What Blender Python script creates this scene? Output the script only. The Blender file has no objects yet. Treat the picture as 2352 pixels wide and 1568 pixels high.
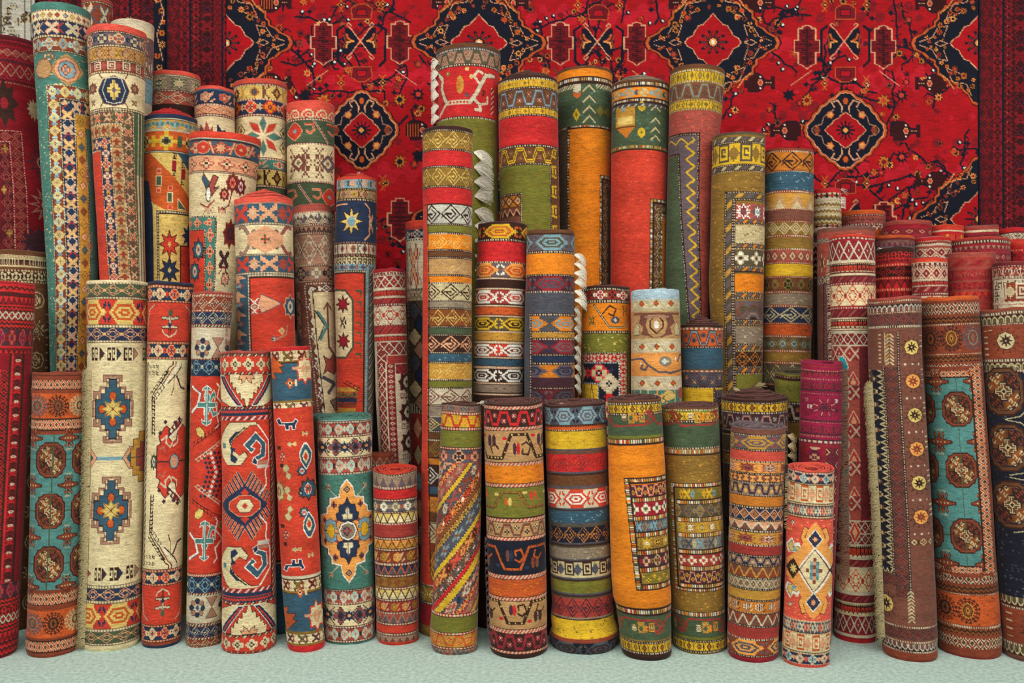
import bpy, math, random
import numpy as np
PI = math.pi
# ---------------------------------------------------------------- scene frame
F, HZ, CX, CH = 2200.0, 730.0, 1176.0, 1.47      # focal (px), eye line, centre column, eye height (m)
LEAN = 0.04
COL = bpy.context.scene.collection
rng = np.random.default_rng(7)

def hexc(s):
    return tuple(int(s[i:i+2], 16) for i in (0, 2, 4))
PALETTE = {
 'a': 'E6D2A4', 'b': 'D2C4A6', 'c': 'BE9160', 'd': '3C221B', 'e': '6B4226', 'f': '191B2B', 'g': '26344F', 'h': '38596C',
 'i': '7FA3AD', 'j': '4A7D70', 'k': '4A5A40', 'l': '77752B', 'm': '8D6A2C', 'n': 'DDB128', 'o': 'EC861C', 'p': 'CC5A26',
 'q': '8A3F28', 'r': 'D0402C', 's': 'CA282A', 't': '9C1F2C', 'u': '5E161E', 'v': '981C42', 'w': 'F2ECDC', 'x': 'E0A178',
 'y': '92806C', 'z': '51525C', 'A': '548884', 'B': 'DE5544', 'C': '1FA3A8', 'D': '4A2A34', 'E': 'E0C06C', 'F': 'C8923A',
 'G': 'A8CDC4', 'H': 'AFC6D2', 'I': 'A84E42', 'J': 'AC7F68', 'K': '982834', 'L': '70262A', 'M': '7A4A3C', 'N': '5A4F3A',
 'O': 'F0A050', 'P': 'C9B78A', 'Q': '8A4B22', 'R': 'B20C18', '3': '5E3A33', '2': 'C4182A', 'S': '3A0D12', 'T': '7C0F1C', 'U': 'C87828', 'V': '6A5A5E',
 'W': 'C8C4B4', 'X': '101425', 'Y': '8C1420', 'Z': 'A63A32'}
KEYS = list(PALETTE)
IDX = {k: i for i, k in enumerate(KEYS)}
def s2l(v):
    v = np.asarray(v, dtype=np.float64)
    return np.where(v <= 0.04045, v / 12.92, ((v + 0.055) / 1.055) ** 2.4)
PRGB = s2l(np.array([hexc(PALETTE[k]) for k in KEYS]) / 255.0)
def lin(k):
    return tuple(PRGB[IDX[k]])

# ---------------------------------------------------------------- small woven motifs, '.' is ground
SP = {
'hk': "......1.......|.....1.1......|....1...1...1.|...1..1..1.1.1|..1..1.1..1..1|.1..1...1...1.|1..1.1...1.1..|.1..1..1..1...|..1...1.1.....|1..1.1...1....|.1..1.....1..1",
'h2': "......1.......|.....111......|....11.11...1.|...11..11..11.|..11.1..1111..|.11.111..11..1|11..1.11....11|1..11..11..11.|..11....1111..|.11......11..1|11............",
'st': "......1......|.1....1....1.|..11.121.11..|..12112112...|...1222221...|.111233211.1.|..12332332...|.11123332111.|...1222221...|..12112112...|..11.121.11..|.1....1....1.|......1......",
'fl': "................|......11.....3..|.....1221...33..|...1112211133...|..12212212133...|..1221331213....|...11.33.133....|..122133121.....|..122122121...3.|...1112211...33.|.....1221...33..|......11...33...|................",
'rs': "...111......|..12221.....|.1122211..3.|1221.1221333|122.4.22133.|1221.1221333|.1122211..3.|..12221.....|...111......",
'kx': "11......11...|121....121...|.121..121..3.|..121121..333|...1221..3343|..121121..333|.121..121..3.|121....121...|11......11...",
'ko': "1..1....1....|1.1....121...|11....12321..|11...1233321.|11....12321..|1.1....121...|1..1....1....",
'ar': ".....1.......|....11....33.|...111...3443|..1111111344.|.11111111..43|..1111111344.|...111...3443|....11....33.|.....1.......",
'cr': "............|.....11.....|....1221....|....1221....|..111331112.|.1223443221.|.1223443221.|..111331112.|....1221....|....1221....|.....11.....|............",
'cp': "....11......|....11......|..112211..33|..123321..33|112344321133|112344321133|..123321..33|..112211..33|....11......|....11......",
'lf': "..1.....1....|.121...121..3|.1221.1221.3.|..122122133..|...12221.3...|....121..3...|...12221.3...|..122122133..|.1221.1221.3.|.121...121..3|..1.....1....",
'am': "1............|11....11...1.|122..1221.11.|1222122212221|122.1...1.221|12.1.333.1.21|1.1.3...3.1.1|.1.3.444.3.1.",
'cb': "1111111......|1.....1..2...|1.111.1.222..|1.1.1.122222.|1.1...1222222|1.111.122222.|1.....1.222..|1111111..2...|.............",
'gk': "1111.1111.|1....1..1.|1.11.1.11.|1..1.1....|1111.1111.",
'tb': "1.....1.....|11...11..2..|111.111.222.|.11111.22322|..111...232.|.11111.22322|111.111.222.|11...11..2..|1.....1.....",
'hx': "......1111111111......|2....11111111111....2.|22..1133333333311..22.|.2.113311111113311.2..|..113311333331133111..|.11331133111331133111.|..113311333331133111..|.2.113311111113311.2..|22..1133333333311..22.|2....11111111111....2.|......1111111111......",
'vn': "11.............1111....|.11...22......11..11...|..11.2332....11....11..|...11.22....11..22..11.|....11.....11..2332..11|.....1111111....22....1",
'vg': "1111........1111111....|...11......11.....11...|.22.11....11..222..11..|2332.11..11..23432..11.|2332..1111...23432...11|.22...........222......",
'sg': "1111111....|1111111....|.111.11.33.|11...111333|1.....1133.|11...111333|.111.11.33.|1111111....",
'ag': "..1....2....|..1...222...|1.1.122322..|1.1.1.222.1.|.111...2...1|..1.1..2..1.|..1..1...1..|.111..111...",
'wv': "....11111....|..111...11...|.11......11..|11...111..1..|1...1...1.1..|1...1..1..1..|11..11....11.|.11...11111.1",
'bi': "1...........1|.1.........1.|..1.......1..|11.1.....1.11|.1..1...1..1.|..1..121..1..|...1.232.1...|..1..121..1..|.1..1...1..1.|11.1.....1.11|..1.......1..|.1.........1.|1...........1",
'lg': "..11111.....|.1.....1..22|1..111..1.22|1.13331.1.22|1..111..1.22|.1.....1..22|..11111.....",
'wk': "11111.......|.111..11111.|..1....111..|.111....1...|11111..111..|......11111.",
'ms': "1.1.1.1.|11111111|12221222|12221222|12321232|12321232|.1...1..",
'ar2': "11111111|1......1|1.2222.1|1.2..2.1|..2..2..|.12..21.|1.2222.1|11....11",
'hd': "1......1......|.1....1.1....1|..1..1.2.1..1.|...11.232.11..|..1.1.232.1.1.|.1...1.2.1...1|1.....1.1.....",
}
SPA = {}
def sprite(n):
    if n not in SPA:
        rows = SP[n].split('|'); w = max(map(len, rows))
        SPA[n] = np.array([[0 if ch == '.' else int(ch) for ch in r.ljust(w, '.')] for r in rows], dtype=np.uint8)
    return SPA[n]
RAND = {}
def rand_sprite(seed, n=13):
    if seed not in RAND:
        g = np.random.default_rng(seed)
        q = np.zeros((n // 2 + 1, n // 2 + 1), np.uint8)
        for c in (1, 2, 1, 3):
            for _ in range(3):
                i, j = g.integers(0, q.shape[0]), g.integers(0, q.shape[1])
                if g.random() < .5: q[i, j:min(q.shape[1], j + 3)] = c
                else: q[i:min(q.shape[0], i + 3), j] = c
                q[min(i + 1, q.shape[0] - 1), max(0, j - 1)] = c
        q[-1, -1] = 2; q[0, :] = 0; q[:, 0] = 0
        m = np.concatenate([q, q[:, -2::-1]], 1); m = np.concatenate([m, m[-2::-1]], 0)
        RAND[seed] = m
    return RAND[seed]

def tiled(kind, cols, A, T, h, per):
    """colour index of a running border: A along it (px), T 0..1 across it, h its width (px)"""
    c = [IDX[k] for k in cols]
    g = lambda i: c[min(i, len(c) - 1)]
    out = np.full(np.broadcast(A, T).shape, c[0], np.uint8)
    A, T = np.broadcast_arrays(A, T)
    if kind == 'so': return out
    if kind == 'sp':                                    # mottled plain weave
        q = np.sin(np.round(A * .22) * 12.9898 + np.round(T * h * .45) * 78.233) * 43758.5453
        n = (q - np.floor(q)) > .955
        out[n] = g(1); return out
    if kind == 'dt':
        p = (A / (per or 6)) % 1
        out[(p < .5) & (abs(T - .5) < .25)] = g(1); return out
    if kind == 'dd':
        p = (A / (per or 7)) % 1
        out[(abs(T - .5) < .28) & (p < .58)] = g(1)
        if len(c) > 2: out[(abs(T - .5) < .28) & (p >= .58)] = g(2)
        return out
    if kind == 'ba':
        p = ((A + T * h * .9) / (per or 11)) % 1
        m = abs(T - .5) < .33
        out[m & (p < .5)] = g(1); out[m & (p >= .5)] = g(2)
        return out
    if kind == 'mb':                                    # many coloured dashes
        k = np.floor(A / (per or 6)).astype(int)
        m = abs(T - .5) < .34
        sel = (k * 7 + k * k * 3 + (k // 3)) % (len(c) - 1) + 1
        sub = ((A / (per or 6)) % 1) < .72
        out[m & sub] = np.array(c, np.uint8)[sel][m & sub]
        return out
    if kind == 'zg':
        P = per or h * 1.1
        tri = abs(((A / P) % 1) * 2 - 1)
        d = abs(tri - T) * h * .8
        if len(c) > 2: out[(tri > T)] = g(2)
        out[d < max(2.2, h * .11)] = g(1)
        return out
    if kind == 'zz':                                    # stacked chevrons
        P = per or 14
        tri = abs(((A / P) % 1) * 2 - 1) * P * .45
        k = np.floor((T * h + tri) / 5).astype(int) % len(c)
        return np.array(c, np.uint8)[k]
    if kind in ('hk', 'h2'):                            # interlocked latch-hook diamonds
        P = per or h * 1.2
        p = (A / P) % 1; k = abs(p * 2 - 1) + abs(2 * T - 1) * .94; w = .075 if kind == 'hk' else .1
        m = abs(k - .93) < w
        m |= (abs(k - .5) < w) & ~((p < .5) & (T < .5))
        m |= (abs(T - .5) < w * .55) & (p > .24) & (p < .5)
        m |= (k < .16)
        q = (A / P + .5) % 1; k2 = abs(q * 2 - 1) + abs(2 * T - 1) * .94
        m |= (abs(k2 - .45) < w * .8) & (q > .5) & (T > .45)
        out[m] = g(1)
        if len(c) > 2: out[m & (((A * .31).astype(int) + (T * h * .31).astype(int)) % 3 == 0)] = g(2)
        return out
    if kind in ('vn', 'vg'):                            # meander with rosettes
        P = per or h * 1.5
        p = (A / P) % 1; a = abs(p * 2 - 1); tri = np.clip(a * 1.75 - .375, .12, .88)
        slope = np.where((tri > .121) & (tri < .879), 1.9 * h / P * 1.75, 0) if P else 0
        d = abs(tri - T) * h / np.sqrt(1 + slope ** 2)
        out[d < max(2.3, h * .10)] = g(1)
        if len(c) > 4: out[d < max(1.0, h * .03)] = g(4)
        for pc, tc in ((.5, .66), (0, .34), (1, .34)):
            x = (p - pc) * P; y = (T - tc) * h; r = h * .17
            out[(abs(x) + abs(y) < r * 1.25)] = g(2); out[(abs(x) < r * .3) & (abs(y) < r * .3)] = g(3)
            out[(abs(abs(x) - r * .55) < .9) & (abs(abs(y) - r * .55) < .9)] = g(3)
        return out
    if kind in ('ah', 'av'):                            # row of arches
        P = per or 14; T2 = T if kind == 'ah' else 1 - T
        a = abs(((A / P) % 1) * 2 - 1)
        top = .2 + .42 * a ** 2
        out[(T2 > top) & (a < .72)] = g(2)
        out[(abs(T2 - top) < max(.1, 1.2 / h)) & (a < .86)] = g(1); out[(abs(a - .78) < max(.13, 1.8 / P)) & (T2 > .42)] = g(1)
        return out
    if kind == 'tf':
        P = per or h * .9
        out[abs(((A / P) % 1) * 2 - 1) < T] = g(1)
        if len(c) > 2: out[abs(((A / P) % 1) * 2 - 1) < T - .45] = g(2)
        return out
    if kind == 'di':
        P = per or h
        k = (abs(((A / P) % 1) * 2 - 1) + abs(2 * T - 1))
        n = len(c)
        k = np.clip(np.floor(k * n / 1.02), 0, None).astype(int)
        k = np.where(k >= n, (2 * n - 1 - k), k); k = np.clip(k, 0, n - 1)
        return np.array(c, np.uint8)[k]
    if kind == 'dn':
        P = per or h * 1.1
        n = np.floor(A / P).astype(int)
        k = (abs(((A / P) % 1) * 2 - 1) + abs(2 * T - 1))
        out[k < .85] = g(1)
        alt = (n % max(1, len(c) - 2)) + 2
        cc = np.array([g(i) for i in range(len(c) + 2)], np.uint8)
        out[k < .62] = cc[alt][k < .62]
        out[k < .2] = g(1)
        return out
    if kind == 'dl':                                    # diamond lattice lines
        P = per or h * .9
        k = abs(((A / P) % 1) * 2 - 1) + abs(2 * T - 1)
        w = min(.16, 3.4 / P); out[(abs(k - 1) < w)] = g(1); out[abs(k - .5) < w] = g(2 if len(c) > 2 else 1); out[k < .16] = g(1)
        if len(c) > 3: out[(abs(k - 1.55) < w)] = g(3)
        return out
    if kind == 'sl':                                    # slanted bars
        P = per or 12
        p = ((A + T * h) / P) % 1; k = np.floor((A + T * h) / P).astype(int)
        out[(p < .5) & (abs(T - .5) < .42)] = g(1)
        out[(p < .5) & (abs(T - .5) < .42) & (k % 2 == 0)] = g(2)
        return out
    if kind == 'ra':
        m = rand_sprite(per or 1); per = 0
    else:
        m = sprite(kind)
    H_, W_ = m.shape
    ch = h / H_
    cw = ch if not per else per / W_
    i = np.clip((T * H_).astype(int), 0, H_ - 1)
    ai = np.floor(A / cw).astype(int)
    v = m[i, ai % W_]
    tab = np.array([g(k) for k in range(6)], np.uint8)
    if kind in ('ra', 'st', 'fl', 'rs', 'kx', 'ko', 'cp', 'lf', 'tb', 'lg') and len(c) > 4:    # alternate colouring of repeats
        alt = (ai // W_) % 2 == 1
        t2 = tab.copy(); t2[1] = g(2); t2[2] = g(4); t2[3] = g(1)
        return np.where(alt, t2[v], tab[v]).astype(np.uint8)
    return tab[v]

def inpoly(pts, X, Y):
    r = np.zeros(X.shape, bool); n = len(pts)
    for i in range(n):
        x0, y0 = pts[i]; x1, y1 = pts[(i + 1) % n]
        if y0 == y1: continue
        c = (y0 > Y) != (y1 > Y)
        r ^= c & (X < (x1 - x0) * (Y - y0) / (y1 - y0) + x0)
    return r

class Canvas:
    """woven face of a carpet: u = arc px from its front line, y = px down"""
    def __init__(s, U, Y, R=None):
        s.U, s.Y, s.R = np.asarray(U, float), np.asarray(Y, float), R
        s.g = np.zeros((len(s.Y), len(s.U)), np.uint8)
    def a(s, dx):
        if s.R is None: return dx
        q = dx / s.R
        if abs(q) < 1: return s.R * math.asin(q)
        return math.copysign(s.R * (PI / 2 + abs(q) - 1), q)
    def bands(s, spec, bottom=None, slope=0):
        it = []
        for tok in spec.split():
            q = tok.split(':')
            it.append((float(q[0]), q[1], q[2], float(q[3]) if len(q) > 3 else 0))
        it.append((bottom or s.Y[-1] + 400, '', '', 0))
        for (y0, k, c, p), nx in zip(it, it[1:]):
            y1 = nx[0]
            r = np.where((s.Y >= y0 if it[0][0] != y0 else s.Y > -1e9) & (s.Y < y1))[0] if bottom is None else np.where((s.Y >= y0) & (s.Y < y1))[0]
            if len(r) == 0 or k == 'no': continue
            h = y1 - y0
            T = np.clip((s.Y[r] - y0) / h, 0, .999)
            s.g[r] = tiled(k, c, s.U[None, :] + 4000, T[:, None], h, p if k != 'ra' else int(p))
    def _box(s, x0, x1, y0, y1):
        i = np.where((s.Y >= y0) & (s.Y <= y1))[0]; j = np.where((s.U >= x0) & (s.U <= x1))[0]
        if len(i) == 0 or len(j) == 0: return None
        return slice(i[0], i[-1] + 1), slice(j[0], j[-1] + 1)
    def rect(s, x0, y0, x1, y1, kind, cols, per=0, vert=False):
        x0, x1 = s.a(x0), s.a(x1); b = s._box(x0, x1, y0, y1)
        if b is None: return
        X, Y = s.U[b[1]][None, :], s.Y[b[0]][:, None]
        if vert: s.g[b] = tiled(kind, cols, Y + 4000 + 0 * X, np.clip((X - x0) / (x1 - x0), 0, .999) + 0 * Y, x1 - x0, per)
        else: s.g[b] = tiled(kind, cols, X + 4000 + 0 * Y, np.clip((Y - y0) / (y1 - y0), 0, .999) + 0 * X, y1 - y0, per)
    def frame(s, x0, y0, x1, y1, spec, shear=0.0):
        """nested borders inwards, each token width:kind:colours[:period]; last one fills"""
        x0, x1 = s.a(x0), s.a(x1)
        b = s._box(min(x0, x0 + shear * (y1 - y0)), max(x1, x1 + shear * (y1 - y0)), y0, y1)
        if b is None: return
        Y = s.Y[b[0]][:, None] + 0 * s.U[b[1]][None, :]
        X = s.U[b[1]][None, :] - shear * (Y - y0)
        dh = np.minimum(X - x0, x1 - X); dv = np.minimum(Y - y0, y1 - Y)
        d = np.minimum(dh, dv); al = np.where(dh < dv, Y, X) + 4000
        acc = 0; G = s.g[b]
        for tok in spec.split():
            q = tok.split(':'); w = float(q[0]); p = float(q[3]) if len(q) > 3 else 0
            if w <= 0: w = 1e5
            m = (d >= acc) & (d < acc + w)
            if q[1] != 'no' and m.any():
                hh = w if w < 1e4 else (y1 - y0 - 2 * acc)
                T = (d - acc) / w if w < 1e4 else np.clip((Y - y0 - acc) / hh, 0, .999)
                al2 = al if w < 1e4 else X + 4000
                G[m] = tiled(q[1], q[2], al2[m], np.clip(T, 0, .999)[m], hh, p if q[1] != 'ra' else int(p))
            acc += w
        s.g[b] = G
    def poly(s, c, pts, cx=0, cy=0, sx=1, sy=1, sym='1', line=None, lw=2.0):
        fl = {'1': [(1, 1)], 'h': [(1, 1), (-1, 1)], 'v': [(1, 1), (1, -1)], '4': [(1, 1), (-1, 1), (1, -1), (-1, -1)]}[sym]
        for fx, fy in fl:
            P = [(s.a(cx + fx * x * sx), cy + fy * y * sy) for x, y in pts]
            xs = [p[0] for p in P]; ys = [p[1] for p in P]
            b = s._box(min(xs) - lw, max(xs) + lw, min(ys) - lw, max(ys) + lw)
            if b is None: continue
            X, Y = np.meshgrid(s.U[b[1]], s.Y[b[0]])
            if c: s.g[b][inpoly(P, X, Y)] = IDX[c]
            if line: s._stroke(b, X, Y, P + [P[0]], line, lw)
    def _stroke(s, b, X, Y, P, c, lw):
        m = np.zeros(X.shape, bool)
        for (x0, y0), (x1, y1) in zip(P, P[1:]):
            dx, dy = x1 - x0, y1 - y0; L = dx * dx + dy * dy + 1e-9
            t = np.clip(((X - x0) * dx + (Y - y0) * dy) / L, 0, 1)
            m |= (X - x0 - t * dx) ** 2 + (Y - y0 - t * dy) ** 2 < (lw / 2) ** 2
        s.g[b][m] = IDX[c]
    def line(s, c, pts, lw=3, cx=0, cy=0, sx=1, sy=1, sym='1'):
        fl = {'1': [(1, 1)], 'h': [(1, 1), (-1, 1)], 'v': [(1, 1), (1, -1)], '4': [(1, 1), (-1, 1), (1, -1), (-1, -1)]}[sym]
        for fx, fy in fl:
            P = [(s.a(cx + fx * x * sx), cy + fy * y * sy) for x, y in pts]
            xs = [p[0] for p in P]; ys = [p[1] for p in P]
            b = s._box(min(xs) - lw, max(xs) + lw, min(ys) - lw, max(ys) + lw)
            if b is None: continue
            X, Y = np.meshgrid(s.U[b[1]], s.Y[b[0]])
            s._stroke(b, X, Y, P, c, lw)
    def oval(s, c, cx, cy, rx, ry, n=16, scal=0, k=8, line=None, lw=2):
        pts = [((1 + scal * math.cos(k * t)) * math.cos(t), (1 + scal * math.cos(k * t)) * math.sin(t)) for t in [2 * PI * i / n for i in range(n)]]
        s.poly(c, pts, cx, cy, rx, ry, '1', line, lw)
    def mot(s, name, cx, cy, w, h, cols, flip=0, quarter=False):
        m = sprite(name) if not isinstance(name, int) else rand_sprite(name)
        if quarter: m = np.concatenate([m, m[:, -2::-1]], 1); m = np.concatenate([m, m[-2::-1]], 0)
        if flip & 1: m = m[:, ::-1]
        if flip & 2: m = m[::-1]
        if flip & 4: m = m.T
        cx = s.a(cx); b = s._box(cx - w / 2, cx + w / 2, cy - h / 2, cy + h / 2)
        if b is None: return
        i = np.clip(((s.Y[b[0]] - cy + h / 2) / h * m.shape[0]).astype(int), 0, m.shape[0] - 1)
        j = np.clip(((s.U[b[1]] - cx + w / 2) / w * m.shape[1]).astype(int), 0, m.shape[1] - 1)
        v = m[np.ix_(i, j)]; G = s.g[b]
        for k in range(1, 6):
            if k <= len(cols) and cols[k - 1] != '.': G[v == k] = IDX[cols[k - 1]]
        s.g[b] = G
    def colours(s, seed, abrash=.10, knot=.13):
        g = np.random.default_rng(seed)
        n = len(s.Y)
        a = np.cumsum(g.normal(size=n)); k = max(3, n // 40)
        a = np.convolve(g.normal(size=n + 6), np.ones(7) / 7, 'valid')[:n] * 1.6 + np.convolve(g.normal(size=n + 2 * k), np.ones(2 * k + 1) / math.sqrt(2 * k + 1), 'valid')[:n] * .8
        c = PRGB[s.g] * (1 + abrash * np.clip(a, -2, 2)[:, None, None] * .6)
        kn = g.normal(size=s.g.shape)
        kn = .55 * kn + 1.15 * (kn + np.roll(kn, 1, 1) + np.roll(kn, 2, 1) + np.roll(kn, 3, 1) + np.roll(kn, 4, 1) + np.roll(kn, 5, 1)) / 2.45 * .75
        c = c * (1 + knot * np.clip(kn, -2.6, 2.6)[..., None])
        return np.clip(c, 0, 1)

# ---------------------------------------------------------------- materials
def principled(name):
    m = bpy.data.materials.new(name); m.use_nodes = True
    nt = m.node_tree; return m, nt, nt.nodes['Principled BSDF']
def N(nt, t, **kw):
    n = nt.nodes.new(t)
    for k, v in kw.items(): setattr(n, k, v)
    return n
def woven_material():
    m, nt, b = principled('woven_wool')
    at = N(nt, 'ShaderNodeVertexColor', layer_name='dye')
    tc = N(nt, 'ShaderNodeTexCoord')
    mp = N(nt, 'ShaderNodeMapping'); mp.inputs['Scale'].default_value = (170, 170, 700)
    nt.links.new(tc.outputs['Object'], mp.inputs['Vector'])
    no = N(nt, 'ShaderNodeTexNoise'); no.inputs['Scale'].default_value = 1.0; no.inputs['Detail'].default_value = 3
    nt.links.new(mp.outputs['Vector'], no.inputs['Vector'])
    n2 = N(nt, 'ShaderNodeTexNoise'); n2.inputs['Scale'].default_value = 9.0; n2.inputs['Detail'].default_value = 4
    nt.links.new(tc.outputs['Object'], n2.inputs['Vector'])
    r1 = N(nt, 'ShaderNodeMapRange'); r1.inputs[1].default_value = .3; r1.inputs[2].default_value = .7; r1.inputs[3].default_value = .74; r1.inputs[4].default_value = 1.18
    nt.links.new(no.outputs[0], r1.inputs[0])
    r2 = N(nt, 'ShaderNodeMapRange'); r2.inputs[1].default_value = .3; r2.inputs[2].default_value = .7; r2.inputs[3].default_value = .88; r2.inputs[4].default_value = 1.1
    nt.links.new(n2.outputs[0], r2.inputs[0])
    mu = N(nt, 'ShaderNodeMath', operation='MULTIPLY'); nt.links.new(r1.outputs[0], mu.inputs[0]); nt.links.new(r2.outputs[0], mu.inputs[1])
    vm = N(nt, 'ShaderNodeVectorMath', operation='SCALE'); nt.links.new(at.outputs['Color'], vm.inputs[0]); nt.links.new(mu.outputs[0], vm.inputs['Scale'])
    nt.links.new(vm.outputs[0], b.inputs['Base Color'])
    b.inputs['Roughness'].default_value = .85
    b.inputs['Specular IOR Level'].default_value = .25
    b.inputs['Sheen Weight'].default_value = .12; b.inputs['Sheen Roughness'].default_value = .4
    bp = N(nt, 'ShaderNodeBump'); bp.inputs['Strength'].default_value = .35; bp.inputs['Distance'].default_value = .003
    nt.links.new(no.outputs[0], bp.inputs['Height']); nt.links.new(bp.outputs[0], b.inputs['Normal'])
    return m
WOVEN = woven_material()
MATC = {}
def yarn(k, scale=140, var=.25):
    """plain dyed yarn or felt edge in a palette colour"""
    if (k, scale) in MATC: return MATC[(k, scale)]
    m, nt, b = principled('yarn_' + {'a': 'cream', 'b': 'bone', 'w': 'white', 'd': 'dark_brown'}.get(k, 'dyed'))
    tc = N(nt, 'ShaderNodeTexCoord'); no = N(nt, 'ShaderNodeTexNoise'); no.inputs['Scale'].default_value = scale; no.inputs['Detail'].default_value = 3
    nt.links.new(tc.outputs['Object'], no.inputs['Vector'])
    cr = N(nt, 'ShaderNodeValToRGB'); c = lin(k)
    cr.color_ramp.elements[0].position = .3; cr.color_ramp.elements[1].position = .7
    cr.color_ramp.elements[0].color = (*[max(0, v * (1 - var * 1.2)) for v in c], 1)
    cr.color_ramp.elements[1].color = (*[min(1, v * (1 + var)) for v in c], 1)
    nt.links.new(no.outputs[0], cr.inputs[0]); nt.links.new(cr.outputs[0], b.inputs['Base Color'])
    b.inputs['Roughness'].default_value = .9; b.inputs['Specular IOR Level'].default_value = .2
    bp = N(nt, 'ShaderNodeBump'); bp.inputs['Strength'].default_value = .4; bp.inputs['Distance'].default_value = .002
    nt.links.new(no.outputs[0], bp.inputs['Height']); nt.links.new(bp.outputs[0], b.inputs['Normal'])
    MATC[(k, scale)] = m
    return m

# ---------------------------------------------------------------- mesh helpers
def fast_mesh(name, V, Q, mat, parent=None, colours=None, smooth=True):
    me = bpy.data.meshes.new(name)
    V = np.ascontiguousarray(V, np.float32).reshape(-1, 3); Q = np.ascontiguousarray(Q, np.int32).reshape(-1, 4)
    me.vertices.add(len(V)); me.vertices.foreach_set('co', V.ravel())
    me.loops.add(Q.size); me.loops.foreach_set('vertex_index', Q.ravel())
    me.polygons.add(len(Q)); me.polygons.foreach_set('loop_start', np.arange(len(Q), dtype=np.int32) * 4)
    me.update(calc_edges=True)
    me.polygons.foreach_set('use_smooth', np.full(len(Q), smooth))
    if colours is not None:
        at = me.color_attributes.new('dye', 'FLOAT_COLOR', 'POINT')
        c = np.ones((len(V), 4), np.float32); c[:, :3] = colours.reshape(-1, 3)
        at.data.foreach_set('color', c.ravel())
    me.materials.append(mat); me.validate()
    o = bpy.data.objects.new(name, me); COL.objects.link(o)
    if parent: o.parent = parent
    return o
def grid_quads(nr, nc, wrap=False):
    i = np.arange(nr - 1)[:, None]; j = np.arange(nc if wrap else nc - 1)[None, :]
    j2 = (j + 1) % nc
    return np.stack([i * nc + j + 0 * i, (i + 1) * nc + j, (i + 1) * nc + j2, i * nc + j2], -1).reshape(-1, 4)
def empty(name, loc, label, cat, group=None):
    o = bpy.data.objects.new(name, None); COL.objects.link(o); o.location = loc
    o.empty_display_size = .1
    o['label'] = label; o['category'] = cat
    if group: o['group'] = group
    return o
def strands(paths, rad, sides=3):
    """paths: list of (n,3) polylines; tapered thin tubes"""
    Vs, Qs, base = [], [], 0
    for p, r in zip(paths, rad):
        p = np.asarray(p); n = len(p)
        t = np.gradient(p, axis=0); t /= np.linalg.norm(t, axis=1)[:, None] + 1e-9
        up = np.array([.3, .2, .93]); a = np.cross(t, up); a /= np.linalg.norm(a, axis=1)[:, None] + 1e-9
        b = np.cross(t, a)
        rr = r * np.linspace(1, .45, n)[:, None]
        ring = [p + rr * (math.cos(2 * PI * k / sides) * a + math.sin(2 * PI * k / sides) * b) for k in range(sides)]
        V = np.stack(ring, 1)
        Vs.append(V.reshape(-1, 3)); Qs.append(grid_quads(n, sides, True) + base); base += n * sides
    return np.concatenate(Vs), np.concatenate(Qs)
# ---------------------------------------------------------------- a rolled carpet
ROLLS = []          # placed: dict(cx(z), Y(z), R(z))
CELL = 1.7
def interp(pts, y):
    ys = [p[0] for p in pts]
    y = np.asarray(y, float)
    xl = np.interp(y, ys, [p[1] for p in pts]); xr = np.interp(y, ys, [p[2] for p in pts])
    # beyond the last point follow the last slope
    a, b = pts[-2], pts[-1]
    e = np.maximum(0, y - b[0]) / max(1, b[0] - a[0])
    xl = xl + e * (b[1] - a[1]); xr = xr + e * (b[2] - a[2])
    return xl, xr
def frontline(Yb, R, y):
    """height of the front line of a leaning roll seen at row y"""
    return (CH - (y - HZ) * (Yb - R) / F) / (1 + LEAN * (y - HZ) / F)
def profile(pts, Yb, zs, R0):
    """centre x, depth, radius at heights zs"""
    Y = Yb + LEAN * zs
    y = HZ + F * (CH - zs) / (Y - R0)
    xl, xr = interp(pts, y)
    X = ((xl + xr) / 2 - CX) * Y / F; R = (xr - xl) / 2 * Y / F
    return X, Y, R, y
def place(pts, base, gap=.007):
    """depth of the roll: standing where its base shows, otherwise right behind the carpets in front of it"""
    w = pts[0][2] - pts[0][1]
    zs = np.linspace(0, 3.2, 25)
    if base:
        wb = pts[-1][2] - pts[-1][1]
        D = F * CH / (base - HZ); Y0 = D / (1 - wb / 2 / F)
        fixed = True
    else:
        Y0, fixed = 4.0, False
        for q in ROLLS:
            ov = 0
            for y in (100, 300, 500, 700, 900, 1100, 1300):
                if q['pts'][0][0] - 20 > y or pts[0][0] - 20 > y: continue
                a, b = interp(pts, y), interp(q['pts'], y)
                ov = max(ov, min(a[1], b[1]) - max(a[0], b[0]))
            if ov > 9: Y0 = max(Y0, q['Yb'] + .02)
    Yb = Y0
    for it in range(400):
        R0 = w / 2 * Yb / F
        X, Y, R, y = profile(pts, Yb, zs, R0)
        top = frontline(Yb, R0, pts[0][0])
        bad = 0
        for q in ROLLS:
            m = (zs <= min(top, q['top']) + .02)
            if not m.any(): continue
            d = np.hypot(X[m] - q['X'][m], Y[m] - q['Y'][m]) - R[m] - q['R'][m]
            bad = max(bad, gap - d.min())
        if bad <= 0 : break
        if fixed and it > 14: break
        Yb += max(.004, bad * .3) if not fixed else .004
    s = 1.0
    if fixed and bad > 0: s = max(.90, 1 - bad * 1.1 / float(R.min()))
    return Yb, dict(pts=pts, X=X, Y=Y, R=R * s, top=top, Yb=Yb, s=s)

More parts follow.
